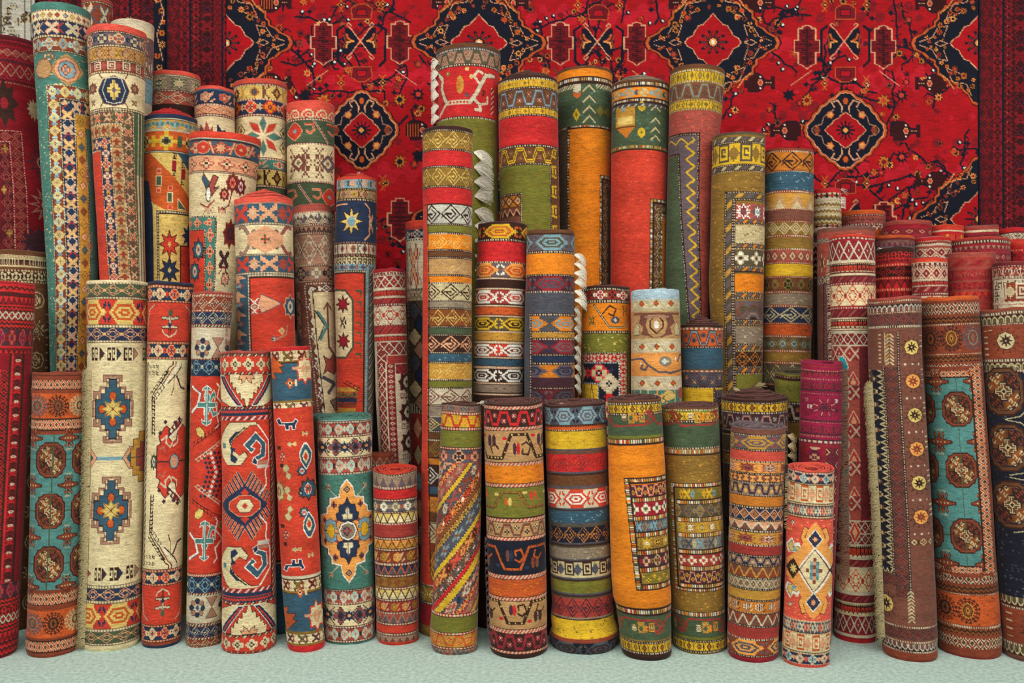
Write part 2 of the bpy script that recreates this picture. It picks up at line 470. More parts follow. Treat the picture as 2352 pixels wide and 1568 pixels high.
def roll(outline, bands, edge='r', top=(7, 0.0, .25), base=None, vis=None, fn=None, label='', group='rolled carpets standing on the floor',
         fringe=(), cell=None, seed=None, cat='rolled carpet', back=None, thick=None, wob=1.0, tip=0.0):
    pts = [tuple(float(v) for v in t.split(',')) for t in outline.split()]
    cell = cell or CELL
    seed = seed if seed is not None else len(ROLLS) * 13 + 5
    g = np.random.default_rng(seed)
    Yb, rec = place(pts, base)
    ROLLS.append(rec)
    R0 = (pts[0][2] - pts[0][1]) / 2 * Yb / F
    ztop = float(frontline(Yb, R0, pts[0][0]))
    yfloor = HZ + F * CH / (Yb - R0)
    vis = min(vis or (base or yfloor), yfloor)
    ys = list(np.arange(pts[0][0], vis, cell))
    if vis < yfloor - 1: ys += list(np.linspace(vis, yfloor, max(2, int((yfloor - vis) / 14))))
    else: ys.append(yfloor)
    ys = np.array(ys); zs = frontline(Yb, R0, ys); zs[-1] = 0.0
    X, Y, R, yy = profile(pts, Yb, zs, R0); R = R * rec['s']
    Xb, Yb0 = X[-1], Yb
    az = math.atan2(X[0], Y[0])
    Rpx = (pts[0][2] - pts[0][1]) / 2
    # columns: fine where the photograph looks, coarse behind
    th = list(np.linspace(-PI, -1.95, 13))[:-1] + list(np.arange(-1.95, 1.95, cell / Rpx)) + list(np.linspace(1.96, PI, 13))[:-1]
    th = np.array(th)
    u = th * Rpx
    nf = len(th)
    cv = Canvas(u, ys, Rpx)
    cv.bands(bands)
    if fn: fn(cv)
    col = cv.colours(seed)
    # small swells and dents of a hand rolled carpet, growing downwards
    p1, p2, p3, p4 = g.uniform(0, 2 * PI, 4)
    TH, Z = np.meshgrid(th, zs)
    hz = Z / max(zs[0], .1)
    wv = .010 * np.sin(2 * TH + p1) + .006 * np.sin(3 * TH + p2 + 4 * Z) + .004 * np.sin(5 * TH + p3 + 9 * Z) + .004 * np.sin(p4 + 14 * Z + 2 * np.sin(TH + p1))
    foot = np.clip(1 - Z / .16, 0, 1)
    wv = wv + .016 * foot * np.sin(3 * TH + 46 * Z + p3)
    RR = R[:, None] * (1 - .012 + wob * wv) * (1 - .05 * np.clip(1 - Z / .012, 0, 1))
    # frame square to the axis
    ax = np.array([X[0] - X[-1], Y[0] - Y[-1], zs[0]]); ax /= np.linalg.norm(ax)
    fwd = np.array([-math.sin(az), -math.cos(az), 0]); fwd -= ax * fwd.dot(ax); fwd /= np.linalg.norm(fwd)
    rgt = np.cross(fwd, ax) * -1
    if rgt[0] < 0: rgt = -rgt
    tilt = np.clip(Z / .5, 0, 1)          # rings lie flat on the floor and square to the axis higher up
    def ring(rad, T, cx, cy, cz, tl=1.0):
        dx = np.cos(T) * fwd[0] + np.sin(T) * rgt[0]; dy = np.cos(T) * fwd[1] + np.sin(T) * rgt[1]; dz = (np.cos(T) * fwd[2] + np.sin(T) * rgt[2]) * tl
        return np.stack([cx + rad * dx, cy + rad * dy, cz + rad * dz], -1)
    P = ring(RR, TH, X[:, None], Y[:, None], Z, tilt)
    P[..., 2] = np.maximum(P[..., 2], 0.0); P[-1, :, 2] = 0
    n, dome, hole = top[:3]
    hole = hole * R[0]
    t = (thick or (R[0] - hole) / n)
    # rounded lip and the inside of the outer turn
    lips = [(-.12 * t, .25 * t), (-.45 * t, .34 * t), (-.8 * t, .15 * t), (-.92 * t, -.2 * t), (-.92 * t, -.06)]
    L, LC = [], []
    e = lin(edge); bk = lin(back or edge)
    wtop = g.normal(size=3)
    tipz = tip * R[0] * (1 - np.cos(th))
    ripple = tipz + .0019 * (np.sin(2 * th + wtop[0] * 3) + .7 * np.sin(3 * th + wtop[1] * 3) + .35 * np.sin(7 * th + wtop[2]))
    droop = np.clip(1 - (zs[0] - zs) / .12, 0, 1)
    P[..., 2] += ripple[None, :] * droop[:, None]
    for dr, dz in lips:
        c0 = np.array([X[0], Y[0], zs[0]]) + ax * dz
        q = ring(RR[0] + dr, th, c0[0], c0[1], c0[2]); q[:, 2] += ripple
        L.append(q); LC.append(np.tile(np.array(e if dz > -.001 else bk) * (.9 + .2 * g.random((nf, 1))), (1, 1)))
    P = np.concatenate([np.array(L[::-1]), P], 0); C = np.concatenate([np.array(LC[::-1]), col], 0)
    nr = P.shape[0]
    org = np.array([Xb, Yb0, 0.0])
    root = empty('rolled_carpet', org, label, cat, group)
    o = fast_mesh('outer_turn', P.reshape(-1, 3) - org, grid_quads(nr, nf, True), WOVEN, root, C.reshape(-1, 3))
    # the wound turns seen from above
    turns = n - 1
    ph = np.linspace(0, 2 * PI * turns, int(38 * turns))
    amp = g.normal(size=int(turns) + 3) * .0035
    k = ph / (2 * PI)
    rad = (R[0] * .985 - 1.05 * t) - t * k
    fr = 1 - np.clip(rad / R[0], 0, 1)
    h = dome * fr ** .8 + np.interp(k, np.arange(len(amp)), amp) + .002 * np.sin(2 * ph + p1) + .0015 * np.sin(3.3 * ph + p2)
    rad = rad * (1 + .02 * np.sin(2 * ph + p3) * np.clip(k, 0, 1))
    h = h + np.interp(ph % (2 * PI), np.sort(th % (2 * PI)), (ripple - tipz)[np.argsort(th % (2 * PI))]) * np.clip(1 - k / 3, 0, 1) + tip * (R[0] - rad * np.cos(ph))
    st = []
    depth = .05 + abs(dome) * .8
    for dr, dz in [(0, -depth), (-.02 * t, -.3 * t), (-.14 * t, .1 * t), (-.4 * t, .22 * t), (-.66 * t, .1 * t), (-.8 * t, -.3 * t), (-.82 * t, -depth)]:
        c0 = np.array([X[0], Y[0], zs[0]])[None, :] + ax[None, :] * (h + dz)[:, None]
        dx = np.cos(ph) * fwd[0] + np.sin(ph) * rgt[0]; dy = np.cos(ph) * fwd[1] + np.sin(ph) * rgt[1]; dzz = np.cos(ph) * fwd[2] + np.sin(ph) * rgt[2]
        st.append(c0 + (rad + dr)[:, None] * np.stack([dx, dy, dzz], -1))
    S = np.array(st)
    shade = np.array([.35, .5, 1.0, 1.2, 1.0, .5, .35])      # painted shading: turn sides darkened, top edges lightened so the layers show
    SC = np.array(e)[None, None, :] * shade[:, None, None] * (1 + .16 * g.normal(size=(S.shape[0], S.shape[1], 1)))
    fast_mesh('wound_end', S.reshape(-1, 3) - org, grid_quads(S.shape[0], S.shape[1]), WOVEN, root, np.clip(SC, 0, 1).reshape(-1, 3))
    ctx = dict(ring=ring, X=X, Y=Y, zs=zs, ys=ys, R=R, Rpx=Rpx, org=org, root=root, g=g, ax=ax, fwd=fwd, rgt=rgt, top=np.array([X[0], Y[0], zs[0]]))
    for f in fringe: f(ctx)
    return ctx

def surf(c, x, y, out=1.0):
    """point on the roll at photo offset x from its centre line, row y; and outward, sideways directions"""
    q = x / c['Rpx']; th = math.asin(q) if abs(q) < 1 else math.copysign(PI / 2 + abs(q) - 1, q)
    yy = c['ys']; X, Y, Z, R = [float(np.interp(y, yy, c[k])) for k in ('X', 'Y', 'zs', 'R')]
    d = math.cos(th) * c['fwd'] + math.sin(th) * c['rgt']
    tn = -math.sin(th) * c['fwd'] + math.cos(th) * c['rgt']
    return np.array([X, Y, Z]) + d * R * 1.0 * out, d, tn
def seam_fringe(x, y0, y1, length, col='a', n=200, side=1, droop=.6, spread=.35, rad=.0009, clump=0, out=.25):
    """warp threads along the loose edge of the roll; length in m; side +1/-1 the way they point"""
    def f(c):
        g = c['g']; paths, rr = [], []
        for i in range(n):
            if clump:
                k = i % clump; yc = y0 + (y1 - y0) * (k + .5) / clump + g.normal() * 1.0
                yt = yc + g.normal() * (y1 - y0) / clump * .26
                dirz = ((k * 37 % 7) / 7 - .5) * .8
            else: yc = yt = g.uniform(y0, y1); dirz = g.normal() * spread
            p, d, tn = surf(c, x, yc if not clump else yc, 1.0)
            L = length * g.uniform(.65, 1.1)
            dz = np.array([0, 0, -1.0])
            a = side * (.35 * tn + .75 * c['rgt']) + d * out * g.uniform(.5, 1.3)
            v = (a + np.array([0, 0, 1]) * dirz); v /= np.linalg.norm(v)
            pts = []
            off = (yc - yt) * 4.3 / F
            for s in np.linspace(0, 1, 7):
                q = p + v * L * (s - .22 * s * s) + dz * L * droop * s * s * .7 + np.array([0, 0, 1]) * off * math.sin(min(1, s * 1.4) * PI / 2) * (1 if clump else 0)
                q = q + d * .006 * math.sin(s * PI) + g.normal(size=3) * .0012 * s + (0 if clump else 1) * np.array([0, 0, 1]) * .2 * L * math.sin(s * 5 + yc) * s
                pts.append(q - c['org'])
            paths.append(pts); rr.append(rad * g.uniform(.8, 1.3))
        V, Q = strands(paths, rr)
        fast_mesh('fringe', V, Q, yarn(col, 200, .18), c['root'])
    return f
def tuft(ang, rfrac, length, col='w', n=26, lift=.35, to=None, rad=.0012, h=.0):
    """a knot of warp threads sticking out between the turns at the top"""
    def f(c):
        g = c['g']; R = float(c['R'][0])
        a = math.radians(ang)
        d = math.cos(a) * c['fwd'] + math.sin(a) * c['rgt']
        p = c['top'] + d * R * rfrac + c['ax'] * (.004 + h)
        b = math.radians(ang if to is None else to)
        e = math.cos(b) * c['fwd'] + math.sin(b) * c['rgt']
        paths, rr = [], []
        for i in range(n):
            v = e * g.uniform(.5, 1.1) + c['ax'] * (lift + g.normal() * .22) + np.cross(e, c['ax']) * g.normal() * .4
            v /= np.linalg.norm(v); L = length * g.uniform(.6, 1.1)
            q0 = p - v * .008
            paths.append([q0 + v * L * s + np.array([0, 0, -1]) * L * .35 * s * s + g.normal(size=3) * .001 - c['org'] for s in np.linspace(0, 1, 6)]); rr.append(rad)
        V, Q = strands(paths, rr)
        fast_mesh('fringe_tuft', V, Q, yarn(col, 200, .12), c['root'])
    return f
# ---------------------------------------------------------------- large designs
def gul(c, cx, cy, rx, ry, out='e', fill='q', q1='Q', q2='P', mid='d'):
    """Turkmen octagon medallion, quartered"""
    o = [(math.cos(t) * (1 + .05 * math.cos(16 * t)), math.sin(t) * (1 + .05 * math.cos(16 * t))) for t in [2 * PI * i / 48 for i in range(48)]]
    o = [(max(-.93, min(.93, x)), max(-.93, min(.93, y))) for x, y in o]
    c.poly('d', o, cx, cy, rx * 1.04, ry * 1.04); c.poly(fill, o, cx, cy, rx * .96, ry * .96)
    c.poly(mid, o, cx, cy, rx * .84, ry * .84); c.poly(q1 if q1 != 'Q' else 'e', o, cx, cy, rx * .79, ry * .79)
    for fx, fy in ((1, 1), (-1, 1), (1, -1), (-1, -1)):
        lit = q2 if (fx * fy > 0) else 'q'
        c.poly('Q' if fx * fy > 0 else 'd', [(.06, .7), (.4, .66), (.66, .4), (.72, .06), (.06, .06)], cx, cy, rx * fx, ry * fy)
        for px, py in ((.22, .62), (.5, .5), (.3, .36), (.62, .2)):
            c.line(lit, [(px - .09, py + .05), (px, py - .07), (px + .09, py + .05), (px + .02, py + .1)], 2.6, cx, cy, rx * fx, ry * fy)
        c.line(mid, [(.12, .7), (.42, .62), (.66, .3), (.72, .08)], 1.8, cx, cy, rx * fx, ry * fy)
    st = [(0, .36), (.13, .36), (.13, .2), (.27, .2), (.27, .1), (.42, .1), (.42, 0), (0, 0)]
    c.poly(mid, st, cx, cy, rx * 1.1, ry * 1.1, '4'); c.poly(fill, st, cx, cy, rx * .9, ry * .9, '4', 'P', 1.6)
    c.poly('P', [(0, .16), (.16, 0), (0, 0)], cx, cy, rx, ry, '4'); c.poly(mid, [(0, .09), (.09, 0), (0, 0)], cx, cy, rx, ry, '4')
def minor(c, cx, cy, w, h, a='q', b='P', d='d', ground=None):
    """small cruciform gul between the medallions"""
    c.poly(d, [(0, .6), (.12, .6), (.16, .3), (.3, .42), (.38, .25), (.6, .2), (1, .12), (1, 0), (0, 0)], cx, cy, w, h, '4')
    c.poly(a, [(0, .5), (.08, .52), (.12, .24), (.28, .34), (.33, .18), (.55, .14), (.9, .06), (.9, 0), (0, 0)], cx, cy, w, h, '4')
    for k in (-3, -1, 1, 3): c.poly(b, [(0, .09), (.07, 0), (0, -.09), (-.07, 0)], cx + k * w * .13, cy, w, h, '1')
    for s in (-1, 1):
        for k in (-1, 0, 1):
            c.poly(d, [(0, .75), (.12, .45), (0, .1), (-.12, .45)], cx + k * w * .3, cy + s * h * .25, w, s * h * .8); c.poly('p', [(0, .65), (.06, .45), (0, .25), (-.06, .45)], cx + k * w * .3, cy + s * h * .25, w, s * h * .8)
        c.line(b, [(-.3, .98), (-.2, .86), (-.1, .98), (0, .86), (.1, .98), (.2, .86), (.3, .98)], 1.5, cx, cy, w, s * h)
def spider(c, cx, cy, w, h, ln='d', core='Q', rim='F'):
    """rayed octagon with barbed arms"""
    for k in range(16):
        t = 2 * PI * (k + .5) / 16; r0 = .5
        x, y = math.cos(t), math.sin(t)
        c.line(ln, [(x * r0, y * r0), (x, y)], 2.4, cx, cy, w, h)
        px, py = -y, x
        for r in (.72, .9): c.line(ln, [(x * r - px * .13, y * r - py * .13), (x * r, y * r), (x * r + px * .13, y * r + py * .13)], 1.9, cx, cy, w, h)
    c.oval(rim, cx, cy, w * .5, h * .6, 8); c.oval(ln, cx, cy, w * .42, h * .52, 8); c.oval(core, cx, cy, w * .33, h * .43, 8)
    c.poly(rim, [(0, .3), (.16, 0), (0, -.3), (-.16, 0)], cx, cy, w, h); c.poly(ln, [(0, .18), (.08, 0), (0, -.18), (-.08, 0)], cx, cy, w, h)
def octstar(c, cx, cy, w, h, f='E', s='d', ray='d'):
    for k in range(12):
        t = 2 * PI * (k + .5) / 12
        c.line(ray, [(math.cos(t) * 1.15, math.sin(t) * 1.15), (math.cos(t) * 1.5, math.sin(t) * 1.5)], 2, cx, cy, w, h)
    c.oval('d', cx, cy, w * 1.1, h * 1.1, 8); c.oval(f, cx, cy, w, h, 8)
    star(c, s, cx, cy, w * .86, h * .86, 8, .42); c.oval(f, cx, cy, w * .12, h * .12, 4)
def star(c, col, cx, cy, w, h, n=8, inner=.5, line=None):
    P = []
    for i in range(2 * n):
        r = 1 if i % 2 == 0 else inner; t = PI * i / n
        P.append((r * math.cos(t), r * math.sin(t)))
    c.poly(col, P, cx, cy, w, h, '1', line)
def fretcross(c, cx, cy, w, h, ln='M', gr='J'):
    """the blue stepped cross with fret corners of the cream carpet"""
    c.poly(gr, [(0, 1), (.45, 1), (.45, .8), (.18, .8), (.18, .9), (.32, .9), (.32, .86)] + [(.3, .86), (.3, .66), (.62, .66), (.62, .52), (.95, .52), (.95, .3), (.8, .3), (.8, .42), (.7, .42), (.7, .25), (1, .25), (1, 0), (0, 0)], cx, cy, w, h, '4', ln, 1.6)
    c.poly('a', [(0, .93), (.12, .93), (.12, .72), (.28, .72), (.28, .58), (.55, .58), (.55, .3), (.66, .3), (.66, .2), (.9, .2), (.9, 0), (0, 0)], cx, cy, w, h, '4')
    c.poly('d', [(0, .9), (.2, .9), (.2, .64), (.38, .64), (.38, .47), (.58, .47), (.58, .3), (.86, .3), (.86, 0), (0, 0)], cx, cy, w, h, '4')
    c.poly('h', [(0, .87), (.17, .87), (.17, .61), (.35, .61), (.35, .44), (.55, .44), (.55, .27), (.82, .27), (.82, 0), (0, 0)], cx, cy, w, h, '4')
    for a, b in ((1, 0), (-1, 0), (0, 1), (0, -1)):
        c.oval('d', cx + a * w * .52, cy + b * h * .38, w * .2, h * .15, 8); c.oval('p', cx + a * w * .52, cy + b * h * .38, w * .16, h * .125, 8)
    star(c, 'E', cx, cy, w * .52, h * .3, 8, .55, 'F')
    for s in (1, -1): c.line('d', [(-.35, -.2 * s), (.35, .2 * s)], 1.4, cx, cy, w, h)
    c.poly('q', [(0, .06), (.07, 0), (0, -.06), (-.07, 0)], cx, cy, w, h)
def redkazak(c):
    """red carpet with cream animal hooks and a blue combed diamond"""
    cy = 1164
    c.rect(-62, 950, 53, 1372, 'sp', 'rp')
    for w, col in ((6.0, 'x'), (3.6, 'g')):       # combed diamond
        for sy in (1, -1):
            for e in (1, -1):
                for k in range(8):
                    t = k / 7.5; x0, y0 = 46 * t, 46 * (1 - t); L = 34 - 12 * t
                    c.line(col, [(e * x0, sy * y0), (e * (x0 + L * .45), sy * (y0 + L * .9))], w, -8, cy)
    c.poly('g', [(0, 48), (48, 0), (0, -48), (-48, 0)], -8, cy)
    c.poly('r', [(0, 40), (9, 30), (0, 20), (-9, 30)], -8, cy, 1, 1, 'v'); 
    c.poly('r', [(12, 24), (32, 8), (32, -8), (12, -24), (-12, -24), (-32, -8), (-32, 8), (-12, 24)], -8, cy, 1, 1, '1', 'x', 1.6)
    c.poly('a', [(10, 15), (19, 0), (10, -15), (-10, -15), (-19, 0), (-10, 15)], -8, cy, 1, 1, '1', 'd', 1.4)
    c.poly('r', [(0, 8), (6, 0), (0, -8), (-6, 0)], -8, cy)
    for s in (1, -1):       # hooks above and below
        M = lambda P: [(x, cy + s * (y - 1164)) for x, y in P]
        c.poly('a', M([(-44, 1258), (-16, 1257), (-1, 1278), (-6, 1289), (-19, 1280), (-36, 1298), (-33, 1314), (4, 1347), (24, 1347), (18, 1356), (-39, 1356), (-57, 1304), (-54, 1278)]), 0, 0, 1, 1, '1', 'd', 1.8)
        c.poly('g', M([(-38, 1268), (-28, 1262), (-22, 1272), (-34, 1284), (-26, 1296), (-38, 1300), (-34, 1314), (-14, 1336), (-26, 1334), (-40, 1316), (-36, 1290)]), 0, 0)
        c.line('d', M([(-34, 1318), (-6, 1344)]), 3)
        c.rect(-52, cy + s * 138 - 6, -46, cy + s * 138 + 6, 'so', 'A')
        c.poly('h', M([(17, 1265), (37, 1275), (39, 1304), (17, 1332), (-9, 1304), (7, 1285), (15, 1294), (6, 1299), (19, 1314), (29, 1301), (26, 1281), (14, 1276)]), 0, 0, 1, 1, '1', 'w', 2.0)
        c.poly('g', M([(8, 1262), (18, 1256), (20, 1266), (12, 1276)]), 0, 0, 1, 1, '1', 'w', 1.5)
        c.line('w', M([(22, 1349), (45, 1310), (45, 1270), (36, 1240), (38, 1210), (24, 1190)]), 3.2)
        c.rect(18, cy + s * 88 - 5, 44, cy + s * 88 + 4, 'so', 'W'); c.rect(22, cy + s * 98 - 4, 42, cy + s * 98 + 3, 'so', 'J')
    for s in (1, -1):
        y = 956 if s > 0 else 1366
        c.rect(-62, y - 6, 62, y + 4, 'so', 'g')
        c.rect(-62, y + (2 if s > 0 else -14), 62, y + (12 if s > 0 else -4), 'sl', 'rgw', 8)
    c.rect(47, 945, 62, 1380, 'sl', 'dbr', 8, vert=True)
def kazakend(c, y0, y1, up):
    """cream end panel with stepped mountain and red side triangles"""
    s = 1 if up else -1; y = y0 if up else y1; h = y1 - y0
    c.rect(-75, y0, 75, y1, 'sp', 'ax')
    for e in (1, -1):
        c.poly('r', [(e * 50, .02), (e * 36, .02), (e * 37, .3), (e * 31, .24), (e * 30, .46), (e * 24, .4), (e * 22, .62), (e * 15, .56), (e * 13, .8), (e * 7, .74), (e * 3, .98), (e * 12, .98)], 0, y, 1, s * h, '1', 'd', 1.6)
        c.poly('g', [(e * 56, .03), (e * 48, .03), (e * 10, .97), (e * 22, .97)], 0, y, 1, s * h, '1', 'w', 1.4)
        c.line('r', [(e * 51, .1), (e * 18, .9)], 3, 0, y, 1, s * h)
        c.poly('r', [(e * 58, .7), (e * 58, .99), (e * 36, .99)], 0, y, 1, s * h, '1', 'd', 1.4)
    c.poly('x', [(-14, .02), (-18, .16), (-10, .14), (-12, .3), (-4, .22), (0, .1), (4, .22), (12, .3), (10, .14), (18, .16), (14, .02)], 0, y, 1, s * h, '1', 'd', 1.4)
def tealmed(c):
    """orange stepped medallion on the teal field"""
    cy = 1222
    c.rect(-66, 1093, 66, 1357, 'sp', 'jk')
    o = [(0, 118), (14, 100), (18, 78), (38, 74), (38, 60), (46, 52), (46, 40), (60, 34), (60, 14), (72, 8), (72, 0), (0, 0)]
    c.poly('d', [(x * 1.06, y * 1.03) for x, y in o], 2, cy, 1, 1, '4'); c.poly('w', [(x * 1.03, y * 1.02) for x, y in o], 2, cy, 1, 1, '4')
    c.poly('O', [(x * .97, y * .98) for x, y in o], 2, cy, 1, 1, '4')
    for fx, fy in ((1, 1), (-1, 1), (1, -1), (-1, -1)):
        c.mot('cr', 2 + fx * 30, cy + fy * 60, 17, 22, 'DIgd'); c.mot('cr', 2 + fx * 52, cy + fy * 24, 15, 18, 'DIgd')
        c.line('b', [(22, 78), (42, 100)], 1.6, 2, cy, fx, fy); c.mot('am', 2 + fx * 42, cy + fy * 100, 12, 14, 'xqbd', flip=(2 if fy < 0 else 0))
        c.poly('I', [(10, 34), (22, 30), (34, 22), (40, 10), (30, 14), (20, 22)], 2, cy, fx, fy)
    for s in (1, -1):
        c.mot('cr', 2, cy + s * 96, 18, 20, 'gVOg')
        t = [(0, 78), (5, 66), (10, 60), (18, 60), (20, 44), (26, 40), (24, 26), (14, 22), (0, 20)]
        c.poly('g', t, 2, cy, 1, s, 'h', 'd', 1.4); c.poly('a', [(0, 56), (5, 48), (4, 40), (12, 38), (10, 26), (0, 26)], 2, cy, 1, s, 'h', 'V', 1.4)
        e = [(24, 4), (26, 22), (38, 28), (50, 22), (54, 0)]
        c.poly('i', e, 2, cy, s, 1, 'v', 'g', 1.4); c.poly('n', [(30, 4), (32, 14), (40, 16), (48, 6), (48, 0), (30, 0)], 2, cy, s, 1, 'v', 'q', 1.2)
    c.oval('d', 2, cy, 23, 24, 8); c.oval('w', 2, cy, 21, 22, 8); c.oval('d', 2, cy, 17, 18, 8); c.oval('y', 2, cy, 16, 17, 8)
    c.mot('rs', 2, cy, 22, 22, 'gIIr')
def crab(c):
    cx, cy = 12, 1313
    c.rect(-60, 1194, 60, 1427, 'sp', 'BO')
    for s in (1, -1):
        for e in (1, -1):
            arm = [(4, 34), (14, 46), (10, 60), (22, 76), (14, 96), (24, 100), (32, 74), (24, 56), (30, 46), (22, 30)]
            c.poly('O', arm, cx, cy, e, s, '1', 'd', 1.6)
            c.poly('w', [(30, 30), (44, 38), (58, 34), (62, 52), (50, 70), (44, 58), (34, 62), (28, 46)], cx, cy, e, s, '1')
            c.poly('E', [(26, 22), (42, 40), (54, 38), (58, 52), (50, 64), (46, 50), (36, 52), (24, 38), (18, 30)], cx, cy, e, s, '1', 'q', 1.6)
            c.poly('i', [(34, 34), (46, 40), (50, 52), (38, 44)], cx, cy, e, s)
    c.poly('O', [(0, 112), (16, 92), (22, 70), (34, 44), (60, 18), (60, -18), (0, -112 + 112)], cx, cy, 1, 1, '4')
    c.poly('w', [(0, 56), (38, 0), (0, -56), (-38, 0)], cx, cy); c.poly('q', [(0, 50), (34, 0), (0, -50), (-34, 0)], cx, cy); c.poly('a', [(0, 47), (31, 0), (0, -47), (-31, 0)], cx, cy)
    for s in (1, -1):
        c.poly('w', [(0, 22), (17, 0), (0, -24), (-17, 0)], cx, cy + s * 72); c.poly('g', [(0, 19), (15, 0), (0, -21), (-15, 0)], cx, cy + s * 72); star(c, 'x', cx, cy + s * 72, 9, 11, 8, .5, 'D')
        c.poly('d', [(0, 24), (15, 0), (0, -24), (-15, 0)], cx - 46 * 1 if s > 0 else cx + 46, cy); star(c, 'E', cx - s * 46, cy, 9, 13, 8, .5)
    for i in range(-2, 3):
        for j in range(-3, 4):
            if abs(i) * 1.4 + abs(j) < 3.7: c.rect(cx + i * 7 - 3.4, cy + j * 8.5 - 4, cx + i * 7 + 3.4, cy + j * 8.5 + 4, 'so', 'xAqi'[(i + 2 * j) % 4])
    for y in (1208, 1396): c.mot('cr', -38, y, 13, 18, 'dwwd')
def hookS(c, cx, cy, w, h, col, ln='d', fx=1, fy=1):
    P = [(-.9, -.5), (-.6, -.9), (-.1, -.6), (.2, 0), (.5, .5), (.9, .5), (.9, .1), (.6, .2), (.7, -.1), (1, -.1), (1, .7), (.4, .85), (0, .3), (-.3, -.3), (-.6, -.5), (-.7, -.2)]
    c.poly(col, P, cx, cy, w * fx, h * fy, '1', ln, 1.5)
def palmette(c, cx, cy, w, h, a, b, d='d', k='w'):
    c.poly(d, [(0, -1.1), (.25, -.7), (.7, -.75), (.75, -.3), (1.1, -.1), (.8, .3), (.85, .8), (.3, .7), (0, 1.1)], cx, cy, w, h, 'h')
    c.poly(a, [(0, -.95), (.2, -.6), (.58, -.62), (.62, -.25), (.9, -.08), (.65, .28), (.68, .64), (.25, .58), (0, .9)], cx, cy, w, h, 'h')
    c.poly(b, [(0, -.5), (.3, -.25), (.4, .1), (.2, .4), (0, .5)], cx, cy, w, h, 'h', k, 1.3)
    c.oval(a, cx, cy, w * .16, h * .2, 6)
def vase(c, cx, cy, w, h, a='q', b='w'):
    c.poly('d', [(0, -1), (.25, -.9), (.12, -.5), (.5, -.2), (.6, .2), (.3, .6), (.12, .7), (.3, 1), (0, 1)], cx, cy, w, h, 'h')
    c.poly(a, [(0, -.8), (.1, -.8), (.05, -.45), (.38, -.15), (.45, .15), (.2, .5), (0, .6)], cx, cy, w, h, 'h', b, 1.2)
def hooked(c, x0, y0, x1, y1, col, n=6, lw=2.5, side=1):
    """line with latch hooks"""
    c.line(col, [(x0, y0), (x1, y1)], lw)
    L = math.hypot(x1 - x0, y1 - y0); ux, uy = (x1 - x0) / L, (y1 - y0) / L; nx, ny = -uy * side, ux * side
    for i in range(n):
        t = (i + .5) / n * L; x, y = x0 + ux * t, y0 + uy * t; q = L / n * .5
        c.line(col, [(x, y), (x + nx * q * 1.4, y + ny * q * 1.4), (x + nx * q * 1.4 + ux * q, y + ny * q * 1.4 + uy * q)], lw)
GL, GC, GR = 'cream and red carpets rolled at the left', 'striped orange, olive and red carpets rolled in the middle', 'dark red and maroon carpets rolled at the right'
# ================================================================ front row, right half
roll('1088,1811,1914 1300,1806,1910 1520,1798,1904', '0:so:B 1088:dd:dbB 1093:rs:gxbBi 1113:dd:dcb 1118:cb:apxqd:34 1159:dd:dcb 1165:tb:zxbiB:16 1188:dd:dcb 1194:so:B 1427:dd:dcb 1431:tb:zxbiB:16 1454:dd:dcb 1460:cb:apxqd:34 1499:dd:dcb 1504:rs:gxbBi 1525:dd:dbB 1528:so:B',
     'B', (5, -.004, .38), base=1535, tip=.13, fn=crab, label='small coral red rolled carpet with a gold crab-armed medallion round a checked diamond', group=GR,
     fringe=[tuft(-70, .75, .02, 'w', 20), tuft(120, .8, .02, 'w', 18), seam_fringe(-50, 1095, 1230, .012, 'P', 90, -1, .7)])
roll('990,1679,1804 1250,1674,1797 1505,1671,1787', '0:so:V 990:so:M 1001:dt:db 1005:hx:VFIV:86 1035:dt:db 1040:so:B 1062:dt:db 1066:st:OqIDb:52 1090:dt:db 1094:wv0:MOa 1110:dt:db 1114:vn:yDOE:30 1140:dt:db 1144:so:U 1166:dt:db 1172:dl:gxU:24 1196:dt:db 1202:zg:Mbx:30 1220:dt:db 1228:st:FqIDb:52 1254:dt:db 1258:so:Z 1279:dt:db 1283:vn:JgbE:34 1300:dt:db 1306:zg:qFM:28 1330:dt:db 1334:dl:yPM:15 1355:dt:db 1360:so:F 1381:dt:db 1385:fl:UbqDb 1410:dt:db 1414:zg:Mbq:30 1440:dt:db 1444:so:Z 1470:dt:db 1474:hx:qOVz:96 1508:dt:db 1513:so:t'.replace('wv0', 'wk'),
     'V', (6, .0, .2), base=1523, tip=.08, label='terracotta and gold striped rolled carpet with narrow patterned bands and mauve rim', group=GC)
def green_orange(mirror):
    def f(c):
        m = mirror
        for y, s in ((964, 1), (1440, -1)):
            y0 = y - 24; 
            for k in (-1, 0, 1):
                x = k * 96 + (18 if m else -6)
                c.line('q', [(x - 62, y + s * 14), (x - 44, y + s * 2), (x - 50, y - s * 14), (x - 62, y - s * 12)], 5)
                c.line('Z', [(x - 60, y - s * 10), (x - 38, y + s * 16), (x + 28, y + s * 14), (x + 42, y - s * 6), (x + 38, y - s * 18), (x + 28, y - s * 12)], 4.4)
                c.mot('sg', x + 2, y - s * 3, 24, 26, 'Foo'); c.mot(81, x + 22, y - s * 2, 16, 24, 'Onp'); c.mot(83, x - 18, y - s * 4, 14, 18, 'abq')
    return f
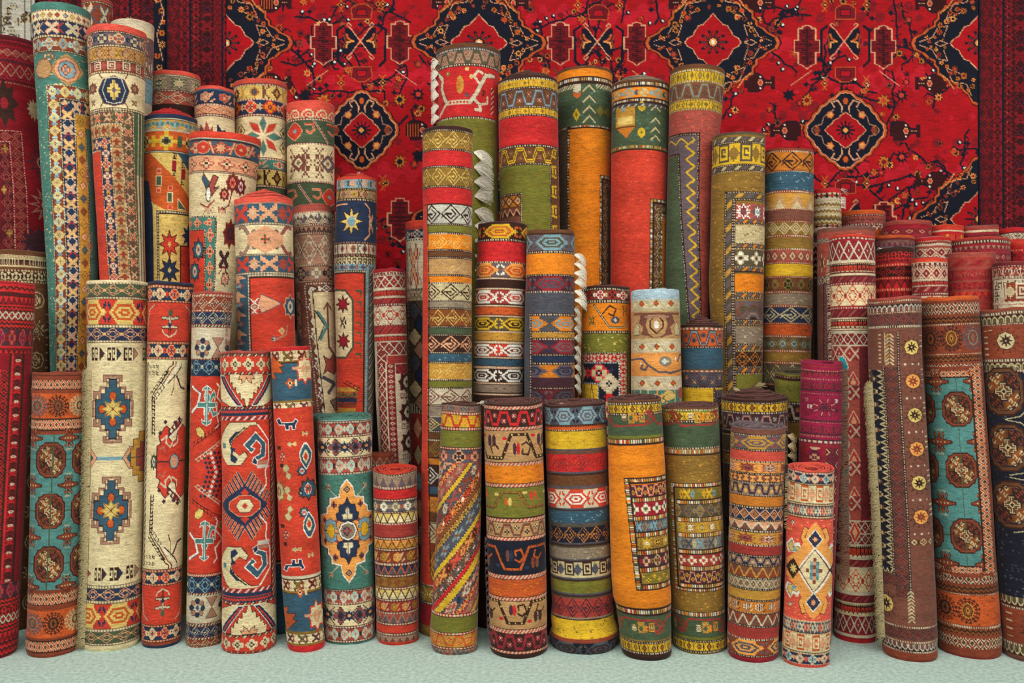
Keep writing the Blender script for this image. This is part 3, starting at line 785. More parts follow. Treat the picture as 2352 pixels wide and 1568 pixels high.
def orange_front(c):
    green_orange(False)(c)
    c.frame(-28, 1099, 150, 1356, '12:mb:dbcFawopbk:5 3:so:d 0:so:o', shear=.075)
    y = 1115
    for i, (h, k, cols) in enumerate([(28, 'vn', 'DsFqP'), (30, 'cr', 'tbwlN'), (24, 'tb', 'ziyKi'), (28, 'st', 'mnFwd'), (26, 'rs', 'DtPmq'), (26, 'vn', 'mlnd')]):
        x = -12 + (y - 1115) * .075
        c.rect(x, y, 150, y + h, k, cols, 26 if k != 'tb' else 18); c.rect(x, y + h, 150, y + h + 13, 'mb', 'dbaFwopcm', 5); y += h + 13
    c.rect(-70, 1398, 90, 1402, 'so', 'd')
roll('924,1395,1518 1100,1397,1528 1340,1404,1538 1385,1407,1541 1402,1413,1541 1440,1419,1541 1505,1427,1543', '0:so:e 926:dt:db 933:ko:nmdFq:22 951:dt:db 957:so:k 1003:so:l 1010:mb:dbcFwrak:5 1022:so:d 1025:so:o 1399:mb:dbcFwrak:5 1413:so:d 1416:so:k 1472:so:m 1476:dt:db 1481:ko:nmdFq:22 1500:dt:db 1507:so:d',
     '3', (7, .016, .2), base=1519, tip=.06, fn=orange_front, label='bright orange rolled carpet with a many-coloured framed panel and green end borders', group=GC, fringe=[tuft(-60, .6, .03, 'e', 10)])
def brown_front(c):
    green_orange(True)(c)
    c.frame(-50, 1112, 150, 1362, '9:mb:dbcFwpb:5 3:so:d 0:so:m')
    y = 1124
    for i, (h, k, cols) in enumerate([(26, 'tb', 'mlnpi'), (28, 'rs', 'NymMz'), (24, 'st', 'FnmPw'), (26, 'tb', 'yizJP'), (26, 'cr', 'ZPwsI'), (28, 'vn', 'DKFmP')]):
        c.rect(-38, y, 150, y + h, k, cols, 26); c.rect(-38, y + h, 150, y + h + 12, 'mb', 'dbaFwocm', 5); y += h + 12
roll('941,1520,1650 1200,1529,1660 1500,1545,1668', '0:so:e 943:dt:lb 948:so:l 950:ko:nmdFq:24 968:dt:db 974:so:k 1030:dt:db 1034:mb:mbcFwpb:5 1046:so:d 1049:sp:mF 1408:mb:dbcFwpb:5 1420:so:k 1466:so:l 1472:dt:db 1478:ko:nmdFq:24 1496:dt:db 1502:so:m',
     '3', (7, .008, .25), base=1514, tip=.06, fn=brown_front, label='golden brown short rolled carpet with banded panel, right of the bright orange one', group=GC)
roll('935,1247,1394 1200,1257,1403 1400,1264,1411 1440,1261,1412 1462,1262,1419 1480,1257,1423 1508,1268,1415',
     '0:so:d 939:hx:zifVd:58 979:dt:dq 984:so:p 990:dt:db 993:sp:nF 1035:zz:zMNi:6 1046:h2:srDD:33 1087:zz:zdN:5 1095:sp:eQ 1120:zz:zMN:5 1128:hx:brrwI:72 1170:zz:zdN:5 1178:sp:hi 1205:zz:zN:5 1214:h2:fUgU:33 1250:zz:zdN:5 1263:sp:yP 1287:zz:zdN:5 1294:cb:PdzNm:44 1330:zz:zdN:5 1339:sp:lm 1366:zz:zdN:5 1378:h2:ZDdD:33 1420:zz:ydN:5 1428:sp:nm 1468:so:q 1476:hx:fzVdd:80 1512:so:M',
     '3', (8, .014, .1), base=1517, tip=.06, label='kilim-like rolled carpet with two yellow bands, light blue band and red hooked bands', group=GC, fringe=[tuft(-40, .6, .035, 'w', 40, .6, to=-10), tuft(90, .5, .02, 'w', 8)], wob=1.6)
def arabesque(y, h, g, ln, dot, acc, flip=False, ph=0):
    def f(c):
        s = -1 if flip else 1
        for k in (-1, 0, 1):
            x = k * 112 + ph
            P = [(-56, .38), (-40, .38), (-20, -.34), (16, -.34), (36, .38), (56, .38)]
            c.line('d', P, 7.5, x, y, 1, s * h); c.line(ln, P, 5.2, x, y, 1, s * h)
            for j in range(12):
                t = j / 12 * 5; i = int(t); u = t - i; px = P[i][0] * (1 - u) + P[i + 1][0] * u; py = P[i][1] * (1 - u) + P[i + 1][1] * u
                c.rect(x + px - 1.6, y + s * h * py - 1.6, x + px + 1.6, y + s * h * py + 1.6, 'so', dot)
            c.line(ln, [(4, -.02), (14, -.1), (24, .05), (18, .3), (4, .26), (6, .12)], 4, x, y, 1, s * h)
            c.line(ln, [(-48, .1), (-56, -.06), (-66, .06), (-62, .24)], 4, x, y, 1, s * h)
            for q, (px, cc) in enumerate(((-12, acc[0]), (-4, acc[1]), (44, acc[2]), (54, acc[0]))): c.oval(cc, x + px, y + s * h * (.1 if q < 2 else -.15), 4.5, h * .2, 8)
            c.oval(acc[1], x + 30, y - s * h * .3, 6, 4, 6); c.oval(acc[1], x - 34, y - s * h * .22, 6, 4, 6)
    return f
def wave53(c):
    arabesque(1026, 74, 'c', 'd', 'E', 'DsD', ph=14)(c); arabesque(1150, 50, 'l', 'm', 'q', 'pEr', flip=False, ph=-8)(c)
    arabesque(1286, 70, 'f', 'p', 'q', 'Mgq', flip=True, ph=-8)(c); arabesque(1410, 66, 'c', 'd', 'E', 'DsD', flip=True, ph=-4)(c)
roll('932,1109,1246 1250,1117,1255 1500,1124,1259', '0:so:d 935:ba:dbr:9 945:vn:dsKb:46 982:ba:dbr:9 992:sp:cF 1064:ba:dbr:9 1073:sp:op 1113:ba:dbr:9 1123:sp:lm 1192:ba:dbr:9 1204:vn:cMda:46 1235:ba:dbr:9 1245:so:f 1322:ba:dbr:9 1334:sp:po 1374:ba:dbr:9 1384:sp:cF 1446:ba:dbr:9 1458:vn:dKtb:46 1495:ba:dbr:9 1504:so:d',
     '3', (9, .0, .12), base=1514, tip=.07, fn=wave53, label='stout rolled carpet with orange bands and a navy band of orange hooked waves', group=GC, fringe=[tuft(0, .1, .03, 'y', 8, 1.0), seam_fringe(-66, 1240, 1480, .014, 'V', 240, -1, .9, clump=14)])
def diagonal(c):
    b = c._box(-1e4, 1e4, 1065, 1408); Y = c.Y[b[0]][:, None]; X = c.U[b[1]][None, :]
    T = (Y + X * 1.12) + 10 * np.sin(X / 26)
    G = c.g[b]; pos = 980
    seq = [(22, 'so', 'n'), (3, 'dt', 'db'), (36, 'rs', 'zxIgb'), (3, 'dt', 'db'), (14, 'vn', 'OrqE'), (3, 'dt', 'db'), (30, 'cr', 'IJyrb'), (3, 'dt', 'db'), (13, 'so', 'n'), (3, 'dt', 'db'), (34, 'tb', 'zIqxb'), (3, 'dt', 'db'), (22, 'rs', 'pOdwr'), (3, 'dt', 'db'), (16, 'so', 'Q'), (3, 'dt', 'db'), (14, 'ko', 'Fmdln'), (3, 'dt', 'db'), (38, 'cr', 'zViyq'), (3, 'dt', 'db'), (14, 'so', 'n'), (3, 'dt', 'db'), (30, 'tb', 'qBOId'), (3, 'dt', 'db'), (24, 'st', 'NzIwb'), (3, 'dt', 'db'), (14, 'so', 's'), (3, 'dt', 'db')] * 3
    for w, k, cols in seq:
        m = (T >= pos) & (T < pos + w)
        if m.any(): G[m] = tiled(k, cols, (X - Y * .3 + 0 * Y + 4000)[m], np.clip((T - pos) / w, 0, .999)[m], w, 0)
        pos += w
    c.g[b] = G
roll('931,1012,1107 1150,1003,1108 1300,996,1104 1400,990,1101 1450,985,1100 1505,991,1100', '0:so:d 934:tb:yIVdz 947:dd:dbr 955:vn:nroE:38 983:dd:dbr 992:sp:lm 1028:dd:dbr 1036:rs:zIxVd 1065:so:z 1408:dd:dbr 1416:sp:lm 1450:dd:dbr 1457:vn:FprE:38 1484:dd:dbr 1491:tb:yIVMz 1512:so:d',
     '3', (6, .004, .2), base=1517, fn=diagonal, label='rolled carpet with slanting yellow and grey stripes spiralling round it above an olive foot band', group=GC, fringe=[tuft(70, .9, .05, 'w', 40, .6)], wob=1.7)
# ================================================================ front row, left half
roll('1091,857,958 1300,861,961 1470,866,962', '0:so:r 1091:dt:db 1094:zg:VJy:22 1120:dd:dbI 1127:sp:sr 1148:dd:dbI 1155:rs:zyPIw 1177:dd:dbI 1182:zg:adE:20 1203:dd:dbI 1208:sp:ZI 1236:dd:dbI 1244:zg:FQO:20 1262:dd:dbI 1268:fl:qOFbm 1295:dd:dbI 1302:zg:zpg:20 1322:dd:dbI 1328:wk:Qmd 1350:dd:dbI 1357:zg:adE:20 1377:dd:dbI 1384:fl:ZOFbm 1406:dd:dbI 1412:zg:VJI:20 1432:dd:dbI 1438:sp:rI 1456:dd:dbI 1462:zg:MJy:18 1476:so:r',
     'r', (6, .0, .3), base=1483, tip=.12, label='short rolled carpet with narrow zigzag bands under a bright red spiral top', group=GL, fringe=[tuft(160, .3, .02, 'x', 8, .5)])
roll('966,728,852 1200,735,858 1478,745,862', '0:so:j 968:so:G 971:dd:dbI 977:rs:IbGdx:26 1001:dd:dbI 1007:cr:aVIgd:46 1052:dd:dbI 1058:rs:IbGdx:26 1087:dd:dbI 1094:sp:jk 1356:dd:dbI 1361:rs:IbGgx:26 1386:dd:dbI 1392:cr:aVIgd:46 1440:dd:dbI 1446:rs:IbGdx:26 1472:dd:dbI 1478:so:j',
     'j', (6, .0, .35), base=1491, tip=.06, fn=lambda c: (tealmed(c), [c.mot('bi', x, y, 46, 42, 'DIg') or star(c, 'g', x, y, 14, 14, 8, .6) or c.oval('O', x, y, 4, 4, 6) for y in (1030, 1416) for x in (0, -50, 50)]),
     label='rolled carpet with teal field, orange stepped medallion and pale teal felted top edge', group=GL)
def birds(c):
    c.rect(-62, 938, 62, 1322, 'sp', 'rp')
    for y, s in ((975, 1), (1300, -1)):
        c.poly('g', [(-34, -.6), (-26, -.9), (-22, -.2), (8, -.2), (12, -.7), (20, -.4), (14, .2), (12, .9), (4, .9), (4, .3), (-4, .3), (-4, .9), (-12, .9), (-14, .1), (-28, .1)], -8, y, .9, s * 16, '1', 'w', 1.5)
    for y, s in ((1085, 1), (1135, 1), (1180, -1)):
        c.poly('P', [(-16, -14), (-8, -18), (-2, -8), (-8, 0), (2, 8), (-4, 18), (-12, 12), (-10, 2), (-18, -4)], -12, y, 1, s, '1', 'm', 1.2); palmette(c, 14, y, 12, 13, 'h', 'r')
    for y, s in ((1055, -1), (1208, 1)):
        for P, k in ((1.0, 'w'), (.86, 'h'), (.5, 'a'), (.3, 'r')): c.poly(k, [(0, -30 * P), (12 * P, -8 * P), (15 * P, 10 * P), (8 * P, 26 * P), (3 * P, 34 * P), (-3 * P, 34 * P), (-8 * P, 26 * P), (-15 * P, 10 * P), (-12 * P, -8 * P)], 24, y, 1, s, '1')
    palmette(c, 26, 1128, 20, 26, 'h', 'r'); palmette(c, -40, 1130, 12, 26, 'P', 'm', 'm', 'P')
    for y in (1050, 1230): c.mot('cr', -30, y, 20, 30, 'gxIr'); c.rect(-40, y - 24, -32, y - 16, 'so', 'd'); c.rect(-36, y + 16, -28, y + 24, 'so', 'd')
    for y in (1022, 1264): c.mot('ar', -8, y, 26, 12, 'PmEP'); c.mot('ar', 26, y - 22 if y < 1100 else y + 16, 20, 12, 'PmEP', 1)
    for y0 in (838, 1406):
        s = 1 if y0 < 1000 else -1; c.poly('p', [(-46, -36), (-20, -8), (-30, -6), (-22, 8), (-44, 6), (-38, 22), (-52, 14)], 4, y0 + 12, 1, s, '1', 'd', 1.5); c.mot('cp', -2, y0 + s * 44, 26, 24, 'ppadd'); palmette(c, 30, y0 + 14, 20, 34, 'a', 'x', 'r', 'a')
        c.line('x', [(4, 10), (28, 12), (40, 10)], 6, 0, y0)
roll('800,622,712 1050,634,722 1350,648,737 1485,660,745', '0:so:s 808:lf:aIdqm:34 830:so:m 833:so:d 836:so:h 922:so:m 926:lf:aIgqm:34 946:so:m 951:so:d 953:so:r 1325:so:b 1331:so:d 1334:lf:aIdqm:34 1358:so:m 1363:so:d 1366:so:h 1452:so:m 1458:lf:aqgIm:34 1480:so:m 1485:so:s',
     'r', (5, .0, .3), base=1499, fn=birds, label='slim red rolled carpet with blue bird and palmette figures and blue end panels', group=GL)
def kzk(c):
    redkazak(c); kazakend(c, 862, 936, True); kazakend(c, 1390, 1458, False)
roll('812,508,622 1100,512,630 1498,511,634', '0:so:I 815:sl:dbI:8 822:cr:rabdP:30 857:sl:dbr:8 862:so:a 936:sl:dbr:8 942:zz:gr:7 952:so:r 1372:zz:gr:7 1384:sl:dbr:8 1390:so:a 1458:sl:dbr:8 1464:cr:rabdP:30 1496:sl:dbr:8 1500:so:I',
     'I', (5, .0, .3), base=1513, fn=kzk, label='red rolled carpet with cream hooked shapes and a blue comb-edged diamond', group=GL)
def anchors(c):
    hookS(c, 6, 930, 20, 36, 'A', 'w'); hookS(c, 6, 1240, 20, 36, 'A', 'w', 1, -1); hookS(c, 6, 930, 18, 36, 'A', 'w', -1, 1)
    for y, s in ((935, 1), (1245, -1)):
        c.line('w', [(-44, -44), (-22, -30), (-30, 0), (-44, 14)], 6, 0, y, 1, s); c.line('V', [(-40, -44), (-18, -30), (-26, 0), (-40, 14)], 2.5, 0, y, 1, s)
        c.line('w', [(24, -52), (32, -44), (26, -20), (44, 0), (26, 22), (32, 44), (22, 52)], 4, 0, y, 1, s)
        c.poly('A', [(0, -48), (12, -40), (12, -36), (5, -38), (5, -8), (26, -8), (26, 4), (5, 4), (5, 36), (14, 30), (12, 40), (0, 46)], -4, y, 1, s, 'h', 'w', 1.6)
        c.poly('l', [(34, 30), (44, 20), (50, 30), (44, 44)], 0, y, 1, s, '1', 'b', 1.3); c.poly('E', [(-34, 52), (-22, 48), (-12, 56), (-6, 70), (-20, 74), (-30, 66)], 0, y, 1, s, '1', 'd', 1.3)
    for i in range(-4, 6):
        for k in range(5): c.poly('gDw'[k % 3], [(0, 5), (5, 0), (0, -5), (-5, 0)], 4 + k * 11 - (abs(i) * 4), 1088 + i * 11)
    hooked(c, -40, 1030, 40, 980, 'd', 8, 2, -1); hooked(c, -40, 1150, 40, 1195, 'd', 8, 2, 1); hooked(c, -34, 1060, 36, 1015, 'b', 8, 2.4, 1); hooked(c, -34, 1120, 36, 1165, 'b', 8, 2.4, -1)
    for y in (800, 1400):
        c.rect(-60, y - 27, 60, y + 25, 'so', 'b')
        for x in (-20, 60, -100):
            for k in range(8):
                t = PI * k / 4; c.oval('gJ'[k % 2], x + 15 * math.cos(t), y + 16 * math.sin(t), 6.5, 7, 6, line='d', lw=1.2)
            c.oval('h', x, y, 6, 7, 4)
        for x in (20, 100): c.poly('J', [(-16, -24), (16, -24), (0, 0)], x, y, 1, 1, 'v', 'd', 1.4)
    c.rect(-58, 870, -48, 1320, 'sl', 'dba', 8, vert=True)
roll('673,438,539 900,435,522 1200,430,518 1488,424,513', '0:so:I 676:ba:qbI:9 684:hk:qbgxl:30 712:ba:qbI:9 718:hk:gbVhy:30 745:ba:qbd:9 753:so:b 822:ba:qbd:9 828:bi:giax:40 862:so:g 866:so:r 1322:ba:dbr:7 1330:bi:giax:40 1366:ba:qbd:9 1373:so:b 1436:ba:qbd:9 1444:hk:gbVhy:30 1468:ba:qbd:9 1474:hk:qblxg:30 1494:ba:qbI:9 1500:so:I',
     'I', (5, .0, .3), base=1500, fn=anchors, label='slim rust and white rolled carpet with turquoise anchor shapes and flower-wheel end bands', group=GL,
     fringe=[seam_fringe(38, 690, 800, .008, 'y', 120, 1, .6)], wob=1.5)
def creamvine(c):
    for y0, s in ((832, 1), (1312, -1)):
        for k in range(4):
            x = 16 + k * 8; c.line('dqwd'[k], [(x, 0), (x, 8 + k * 1), (x - 10, 14 + k * 4), (-8 + k * 6 - 6, 50)], 3, 0, y0, 1, s)
        hooked(c, 6, y0 + s * 22, -36, y0 + s * 78, 'd', 7, 2.6, s); hooked(c, -8, y0 + s * 50, -40, y0 + s * 92, 'D', 5, 2, -s)
        c.line('D', [(20, 30), (20, 60), (14, 78)], 2.5, 0, y0, 1, s); c.line('D', [(28, 34), (40, 60), (50, 64)], 5, 0, y0, 1, s)
        for k in range(6): c.mot('wk', -44 + (k % 3) * 9, y0 + s * (12 + (k // 3) * 16), 9, 9, 'dJ'); 
        hooked(c, -38, y0 + s * 80, -36, y0 + s * 170, 'd', 10, 3, -s)
    for s in (1, -1):
        c.poly('r', [(-22, 0), (-22, -36), (-12, -42), (-18, -60), (2, -84), (12, -76), (8, -58), (20, -44), (30, -50), (34, -70), (26, -84), (36, -92), (80, -60), (80, 0)], 0, 1064, 1, s, '1', 'D', 2.4)
        c.line('b', [(-10, -50), (4, -60), (2, -44), (14, -34), (20, -44)], 4, 0, 1064, 1, s); c.line('b', [(22, -36), (34, -44), (34, -58)], 4, 0, 1064, 1, s); c.line('J', [(-14, -30), (-4, -34), (0, -24)], 2.5, 0, 1064, 1, s)
        for x, y in ((-14, -66), (0, -92), (26, -90), (38, -98)): c.poly('D', [(0, -6), (6, 0), (0, 6), (-6, 0)], x, 1064 + s * y)
    c.oval('i', 26, 1064, 14, 18, 8, line='d'); c.oval('x', 26, 1064, 10, 13, 8)
    c.line('D', [(-20, 0), (4, 0)], 4, 0, 1064); palmette(c, -30, 1064, 9, 20, 'k', 'J')
    for s in (1, -1): hooked(c, 10, 1064 + s * 60, 46, 1064 + s * 96, 'D', 4, 4, s); c.line('w', [(14, s * 56), (44, s * 86)], 3, 0, 1064)
    for y, s in ((738, 1), (1395, -1)):
        for x in (2, -92, 94):
            c.poly('b', [(0, -30), (3, -8), (22, -12), (20, -4), (4, -2), (4, 12), (20, 14), (20, 20), (3, 20), (2, 38)], x, y, 1, s * .9, 'h', 'd', 1.3); c.oval('k', x, y - s * 18, 6, 9, 6); c.line('b', [(0, 38), (14, 30), (18, 22)], 3, x, y, 1, s, 'h')
            c.oval('g', x, y + s * 10, 5, 5, 8)
        for x in (46, -46): c.line('d', [(-8, -36), (4, -24), (8, 20), (20, 36)], 4.4, x, y, 1 if x > 0 else -1, s); c.line('b', [(-8, -36), (4, -24), (8, 20), (20, 36)], 2.6, x, y, 1 if x > 0 else -1, s)
    c.rect(-60, 834, -49, 1308, 'sl', 'ydb', 7, vert=True)
roll('650,337,450 850,334,433 1100,329,427 1488,322,419', '0:dd:gqI:12 652:so:d 655:dd:dxI:9 664:rs:gaxrr:36 690:dd:dxI:9 697:so:r 786:dd:dxI:9 793:rs:gaxrr:36 821:dd:dxI:9 828:so:a 1312:dd:dxI:9 1320:rs:gaxrr:36 1344:dd:dxI:9 1351:so:r 1440:dd:dxI:9 1447:rs:gaxrr:36 1473:dd:dxI:9 1480:so:q 1488:dd:gqI:12',
     'g', (5, .0, .3), base=1502, fn=creamvine, label='cream rolled carpet with dark combed vines, red flower and a navy and red checked rim', group=GL)
def creamed(c):
    fretcross(c, -9, 942, 45, 78); fretcross(c, -9, 1176, 45, 78)
    for y, f in ((815, 0), (1322, 1)):
        for k in range(-3, 4): x = k * 36 + (6 if f else -6); c.mot('gk', x - 6, y, 20, 30, 'dyJ', f); c.poly('gJID'[k % 4], [(0, -14), (10, 0), (0, 14)], x + 5, y, 1, 1, '1', 'd', 1.3)
    y = 1056
    c.rect(-50, y - 5, 20, y + 5, 'so', 'i'); c.line('d', [(-50, -6), (20, -6)], 1.5, 0, y, 1, 1, 'v')
    for s in (1, -1): c.poly('x', [(0, 0), (16, -26), (24, -26), (24, 26), (16, 26)], 14 if s > 0 else -42, y, s, 1, '1', 'd', 1.5); c.poly('h', [(8, 0), (18, -14), (18, 14)], 14 if s > 0 else -42, y, s, 1)
    c.poly('F', [(60, 60), (44, 60), (44, 42), (32, 42), (32, 22), (26, 22), (26, 0), (60, 0)], 6, y, 1, 1, 'v', 'd', 1.8); c.poly('I', [(60, 34), (48, 34), (48, 20), (40, 20), (40, 0), (60, 0)], 6, y, 1, 1, 'v', 'g', 1.8)
roll('648,204,337 1000,205,331 1300,198,324 1485,191,320', '0:so:a 650:dd:Nay:7 656:bi:kxFby:38 682:dd:Nay:7 690:hx:rEgpi:78 748:dd:Nay:7 756:bi:gxFbr:38 783:dd:Nay:7 790:sp:aP 1348:dd:Nay:7 1356:bi:gxFbr:38 1382:dd:Nay:7 1390:hx:rEgpi:78 1446:dd:Nay:7 1454:bi:kxFby:38 1478:dd:Nay:7 1485:so:a',
     'a', (5, .0, .3), base=1501, fn=creamed, label='cream rolled carpet with two blue stepped crosses and yellow stars, fringed along its left edge', group=GL,
     fringe=[tuft(175, .8, .05, 'a', 22, .3, to=-60), seam_fringe(-56, 850, 1490, .048, 'P', 1600, -1, .6, .9, .0008, 0, .5)])
def gulroll(c):
    X = [x for x in (-36, 48)]
    for y in (1060, 1178, 1300):
        c.line('k', [(-80, y), (90, y)], 3); gul(c, -14, y, 35, 43); gul(c, 68, y, 35, 43); gul(c, -96, y, 35, 43)
    for x in (-14,): c.line('k', [(x + 6, 1004), (x - 4, 1362)], 3)
    for y in (1119, 1239, 1352, 1010): minor(c, 27, y, 24, 28); minor(c, -57, y, 24, 28)
def gulroll2(c): pass
def left_gul(c):
    c.rect(-1e3, 1001, 1e3, 1358, 'sp', 'Aj')
    gulroll(c)
    for y in (935, 1436):
        c.rect(-1e3, y - 28, 1e3, y + 28, 'sp', 'pq')
        spider(c, 0, y, 25, 26, 'd', 'Q', 'M' if y < 1000 else 'd'); spider(c, 50, y, 25, 26, 'P' , 'Q', 'P'); spider(c, -48, y, 25, 26, 'z', 'Q', 'y')
roll('861,73,197 1200,67,190 1508,58,184', '0:so:q 864:so:d 866:so:q 876:di:qdbp:14 896:so:d 898:so:q 906:so:p 964:so:d 967:di:qdbp:14 990:so:d 993:so:q 1001:so:A 1358:so:q 1366:di:qdbp:14 1392:so:d 1394:so:q 1406:so:p 1468:so:q 1474:so:d 1477:di:qdbp:14 1500:so:d 1503:so:q 1514:so:t',
     'q', (5, .0, .3), base=1525, fn=left_gul, label='brown and orange rolled carpet with teal field and octagons, left of the cream cross carpet', group=GL)
def redtrib(c):
    c.frame(-1e3, 800, 62, 1346, '22:no:. 0:no:.')
    for i, (x0, x1, k, cols) in enumerate([(-90, -36, 'di', 'Ydsu'), (-36, -30, 'so', 'd'), (-30, -12, 'zg', 'Yds'), (-12, -8, 'so', 's'), (-8, 10, 'di', 'uYsd'), (10, 14, 'so', 'd'), (14, 20, 'so', 's'), (20, 38, 'tb', 'Ysdub'), (38, 44, 'so', 'd')]):
        c.rect(x0, 850 if i < 5 else 812, x1, 1346, k, cols, 16, vert=True)
roll('650,-40,80 1000,-58,64 1500,-82,39', '0:so:t 653:so:s 657:zz:sds:14 672:wk:udYs:16 682:zg:Yds:12 700:so:s 704:zz:ds:10 716:di:Ysdb:14 734:zz:ds:10 756:rs:DYIuv:26 796:so:s 800:zg:sdY:12 812:so:Y 1346:rs:DvIuv:26 1382:zz:ds:10 1402:wk:sduY:18 1420:di:Ysdb:14 1440:zz:ds:10 1462:zg:Yds:12 1480:zz:sdY:12 1520:so:t',
     's', (4, .0, .3), base=1533, fn=redtrib, label='crimson rolled carpet with black tribal zigzag borders, cut by the left edge', group=GL)
# ================================================================ right block, base visible
def blackgul(c):
    for y, s in ((900, 1), (1030, 1), (1163, 1)):
        dx = 0 + (y - 900) * .0
        gul(c, -22 + dx, y, 44, 58, 'd', 'e', 'Q', 'P', 'f'); c.line('P', [(0, -64), (30, -58), (50, -36), (50, 36), (30, 58), (0, 64)], 2, -22 + dx, y)
    for y in (965, 1098, 1230): c.poly('e', [(-26, 0), (0, -30), (12, -34), (6, -14), (30, -14), (30, 14), (6, 14), (12, 34), (0, 30)], 46, y, 1, 1, '1', 'P', 2); c.poly('I', [(0, -8), (10, 0), (0, 8), (-10, 0)], 50, y)
    octstar(c, -10, 783, 18, 20, 'P', 'd'); c.line('P', [(-44, -26), (-38, -26)], 2, 0, 783)
    for x in (-54, 32): [c.rect(x, 757 + k * 14, x + 8, 760 + k * 14, 'so', 'P') for k in range(5)]
    octstar(c, 4, 1452, 16, 20, 'P', 'd')
    for q in range(8): c.rect(-50, 1408 + q * 9, -36, 1411 + q * 9, 'so', 'P' if q % 2 else 'q')
roll('711,2255,2378 1200,2291,2412 1510,2309,2428', '0:so:q 714:so:M 716:dd:Mbd:6 724:ah:dPN:14 742:dd:Mbd:6 748:sp:qM 824:dd:Mbd:6 832:ah:dPN:14 850:dd:Mbd:6 856:sp:fz 1378:av:dPN:14 1400:dd:Mbd:6 1408:sp:qM 1486:dd:Mbd:6 1494:av:dPN:14 1514:so:M',
     'q', (5, .0, .3), base=1526, fn=blackgul, label='rolled carpet with near-black field and brown octagons, cut by the right edge', group=GR)
def right_gul(c):
    b = c._box(-1e4, 1e4, 870, 1316)
    c.frame(-1e3, 843, 59, 1330, '10:so:q 14:di:qdbp:16 4:so:d 0:sp:Aj', shear=0)
    for y, x in ((942, 4), (1082, 4), (1234, 6)):
        c.line('k', [(-80, y), (36, y)], 3); gul(c, x, y, 37, 42); gul(c, x - 86, y, 37, 42)
    c.line('k', [(4, 870), (4, 1312)], 3)
    for y in (1018, 1160, 1300, 878): minor(c, -42, y, 30, 30); minor(c, 44, y, 24, 30)
    c.rect(38, 868, 43, 1316, 'so', 'd'); c.rect(43, 845, 62, 1320, 'di', 'qdbp', 16, vert=True); c.rect(62, 845, 90, 1320, 'so', 'q')
    for y in (778, 1406):
        spider(c, 0, y, 27, 30, 'd', 'Q', 'F'); spider(c, -48, y, 24, 30, 'd', 'Q', 'd'); spider(c, 50, y, 24, 30, 'z', 'q', 'y') if y < 1000 else None
roll('684,2111,2248 850,2121,2258 1200,2139,2283 1515,2153,2303', '0:so:p 690:so:q 697:di:edbq:18 722:so:q 727:zz:Qd:12 742:dt:qb:5 750:sp:qp 812:dt:qb:5 818:zz:Qd:12 832:so:q 838:di:edbq:18 858:so:q 866:so:A 1316:so:q 1322:di:edbq:18 1344:so:q 1350:zz:Qd:12 1366:dt:qb:5 1372:sp:pq 1440:dt:qb:5 1448:zz:Qd:12 1462:so:q 1468:di:edbq:18 1492:so:q 1512:so:t',
     'p', (6, .0, .25), base=1530, fn=right_gul, label='broad rust orange rolled carpet with turquoise field and octagons in a column', group=GR)
def brownstar(c):
    c.rect(-1e3, 762, 1e3, 1440, 'sp', 'Mq')
    c.rect(-70, 1240, 90, 1256, 'rs', 'eMPdq')
    sh = 0
    for i in range(9):
        y = 800 + i * 78
        if y > 1250: break
        octstar(c, 34, y, 15, 17, 'E' if i % 2 == 0 else 'O', 'd' if i % 2 == 0 else 'q', 'd')
        for q in range(6): c.rect(52, y - 34 + q * 6, 58, y - 31 + q * 6, 'so', 'P' if q % 2 else 'M')
        for q in range(3): c.mot('cr', 20 + q * 14, y + 39, 7, 7, 'bbbb')
    c.rect(4, 764, 9, 1375, 'dt', 'db', 6, vert=True); c.rect(-24, 764 + 80, 4, 1375, 'dl', 'DMqe', 24, vert=True); c.rect(-28, 842, -24, 1330, 'dt', 'db', 6, vert=True)
    c.rect(-42, 850, -28, 1310, 'tf', 'fPN', 14, vert=True); c.rect(-80, 850, -42, 1310, 'rs', 'fMPNe', 30, vert=True)
    c.rect(-80, 1310, -28, 1322, 'tf', 'fPN', 14)
    c.rect(-80, 1324, 4, 1350, 'dl', 'DMqe', 26)
    c.line('P', [(-22, 0), (-22, 70)], 2, 0, 765)
    for q in range(9):
        c.line('P' if q % 3 else 'F', [(-20, q * 8), (-14, q * 8 - 6)], 3, 0, 775); c.line('P', [(-4, q * 8), (-10, q * 8 - 6)], 3, 0, 775)
        c.line('P', [(0, q * 8), (6, q * 8 - 6)], 3, 0, 1366); c.line('P', [(12, q * 8), (7, q * 8 - 6)], 3, 0, 1366)
    octstar(c, -46, 1396, 15, 20, 'E', 'd')
    for q in range(8): c.rect(-36, 768 + q * 9, -30, 771 + q * 9, 'so', 'P')
    for q in range(4): c.rect(-56, 860 + q * 60, -50, 890 + q * 60, 'so', 'N')
roll('685,1995,2112 850,1998,2116 1200,2018,2137 1508,2030,2150', '0:so:I 690:dt:qb:5 696:so:M 700:ah:dWM:12 716:dt:Mb:5 722:dl:DMqe:24 748:dd:Mbd:5 755:so:M 1440:dt:Mb:5 1446:dl:DMqe:24 1472:dt:Mb:5 1480:av:dWM:12 1496:dt:Mb:5 1502:so:q',
     'I', (6, .0, .25), base=1522, fn=brownstar, label='brown rolled carpet with a column of small cream and orange star octagons', group=GR,
     fringe=[seam_fringe(-50, 880, 1480, .05, 'P', 1500, -1, .6, .8, .0008, 0, .5), tuft(-85, .9, .03, 'w', 14, .4)], wob=1.4)
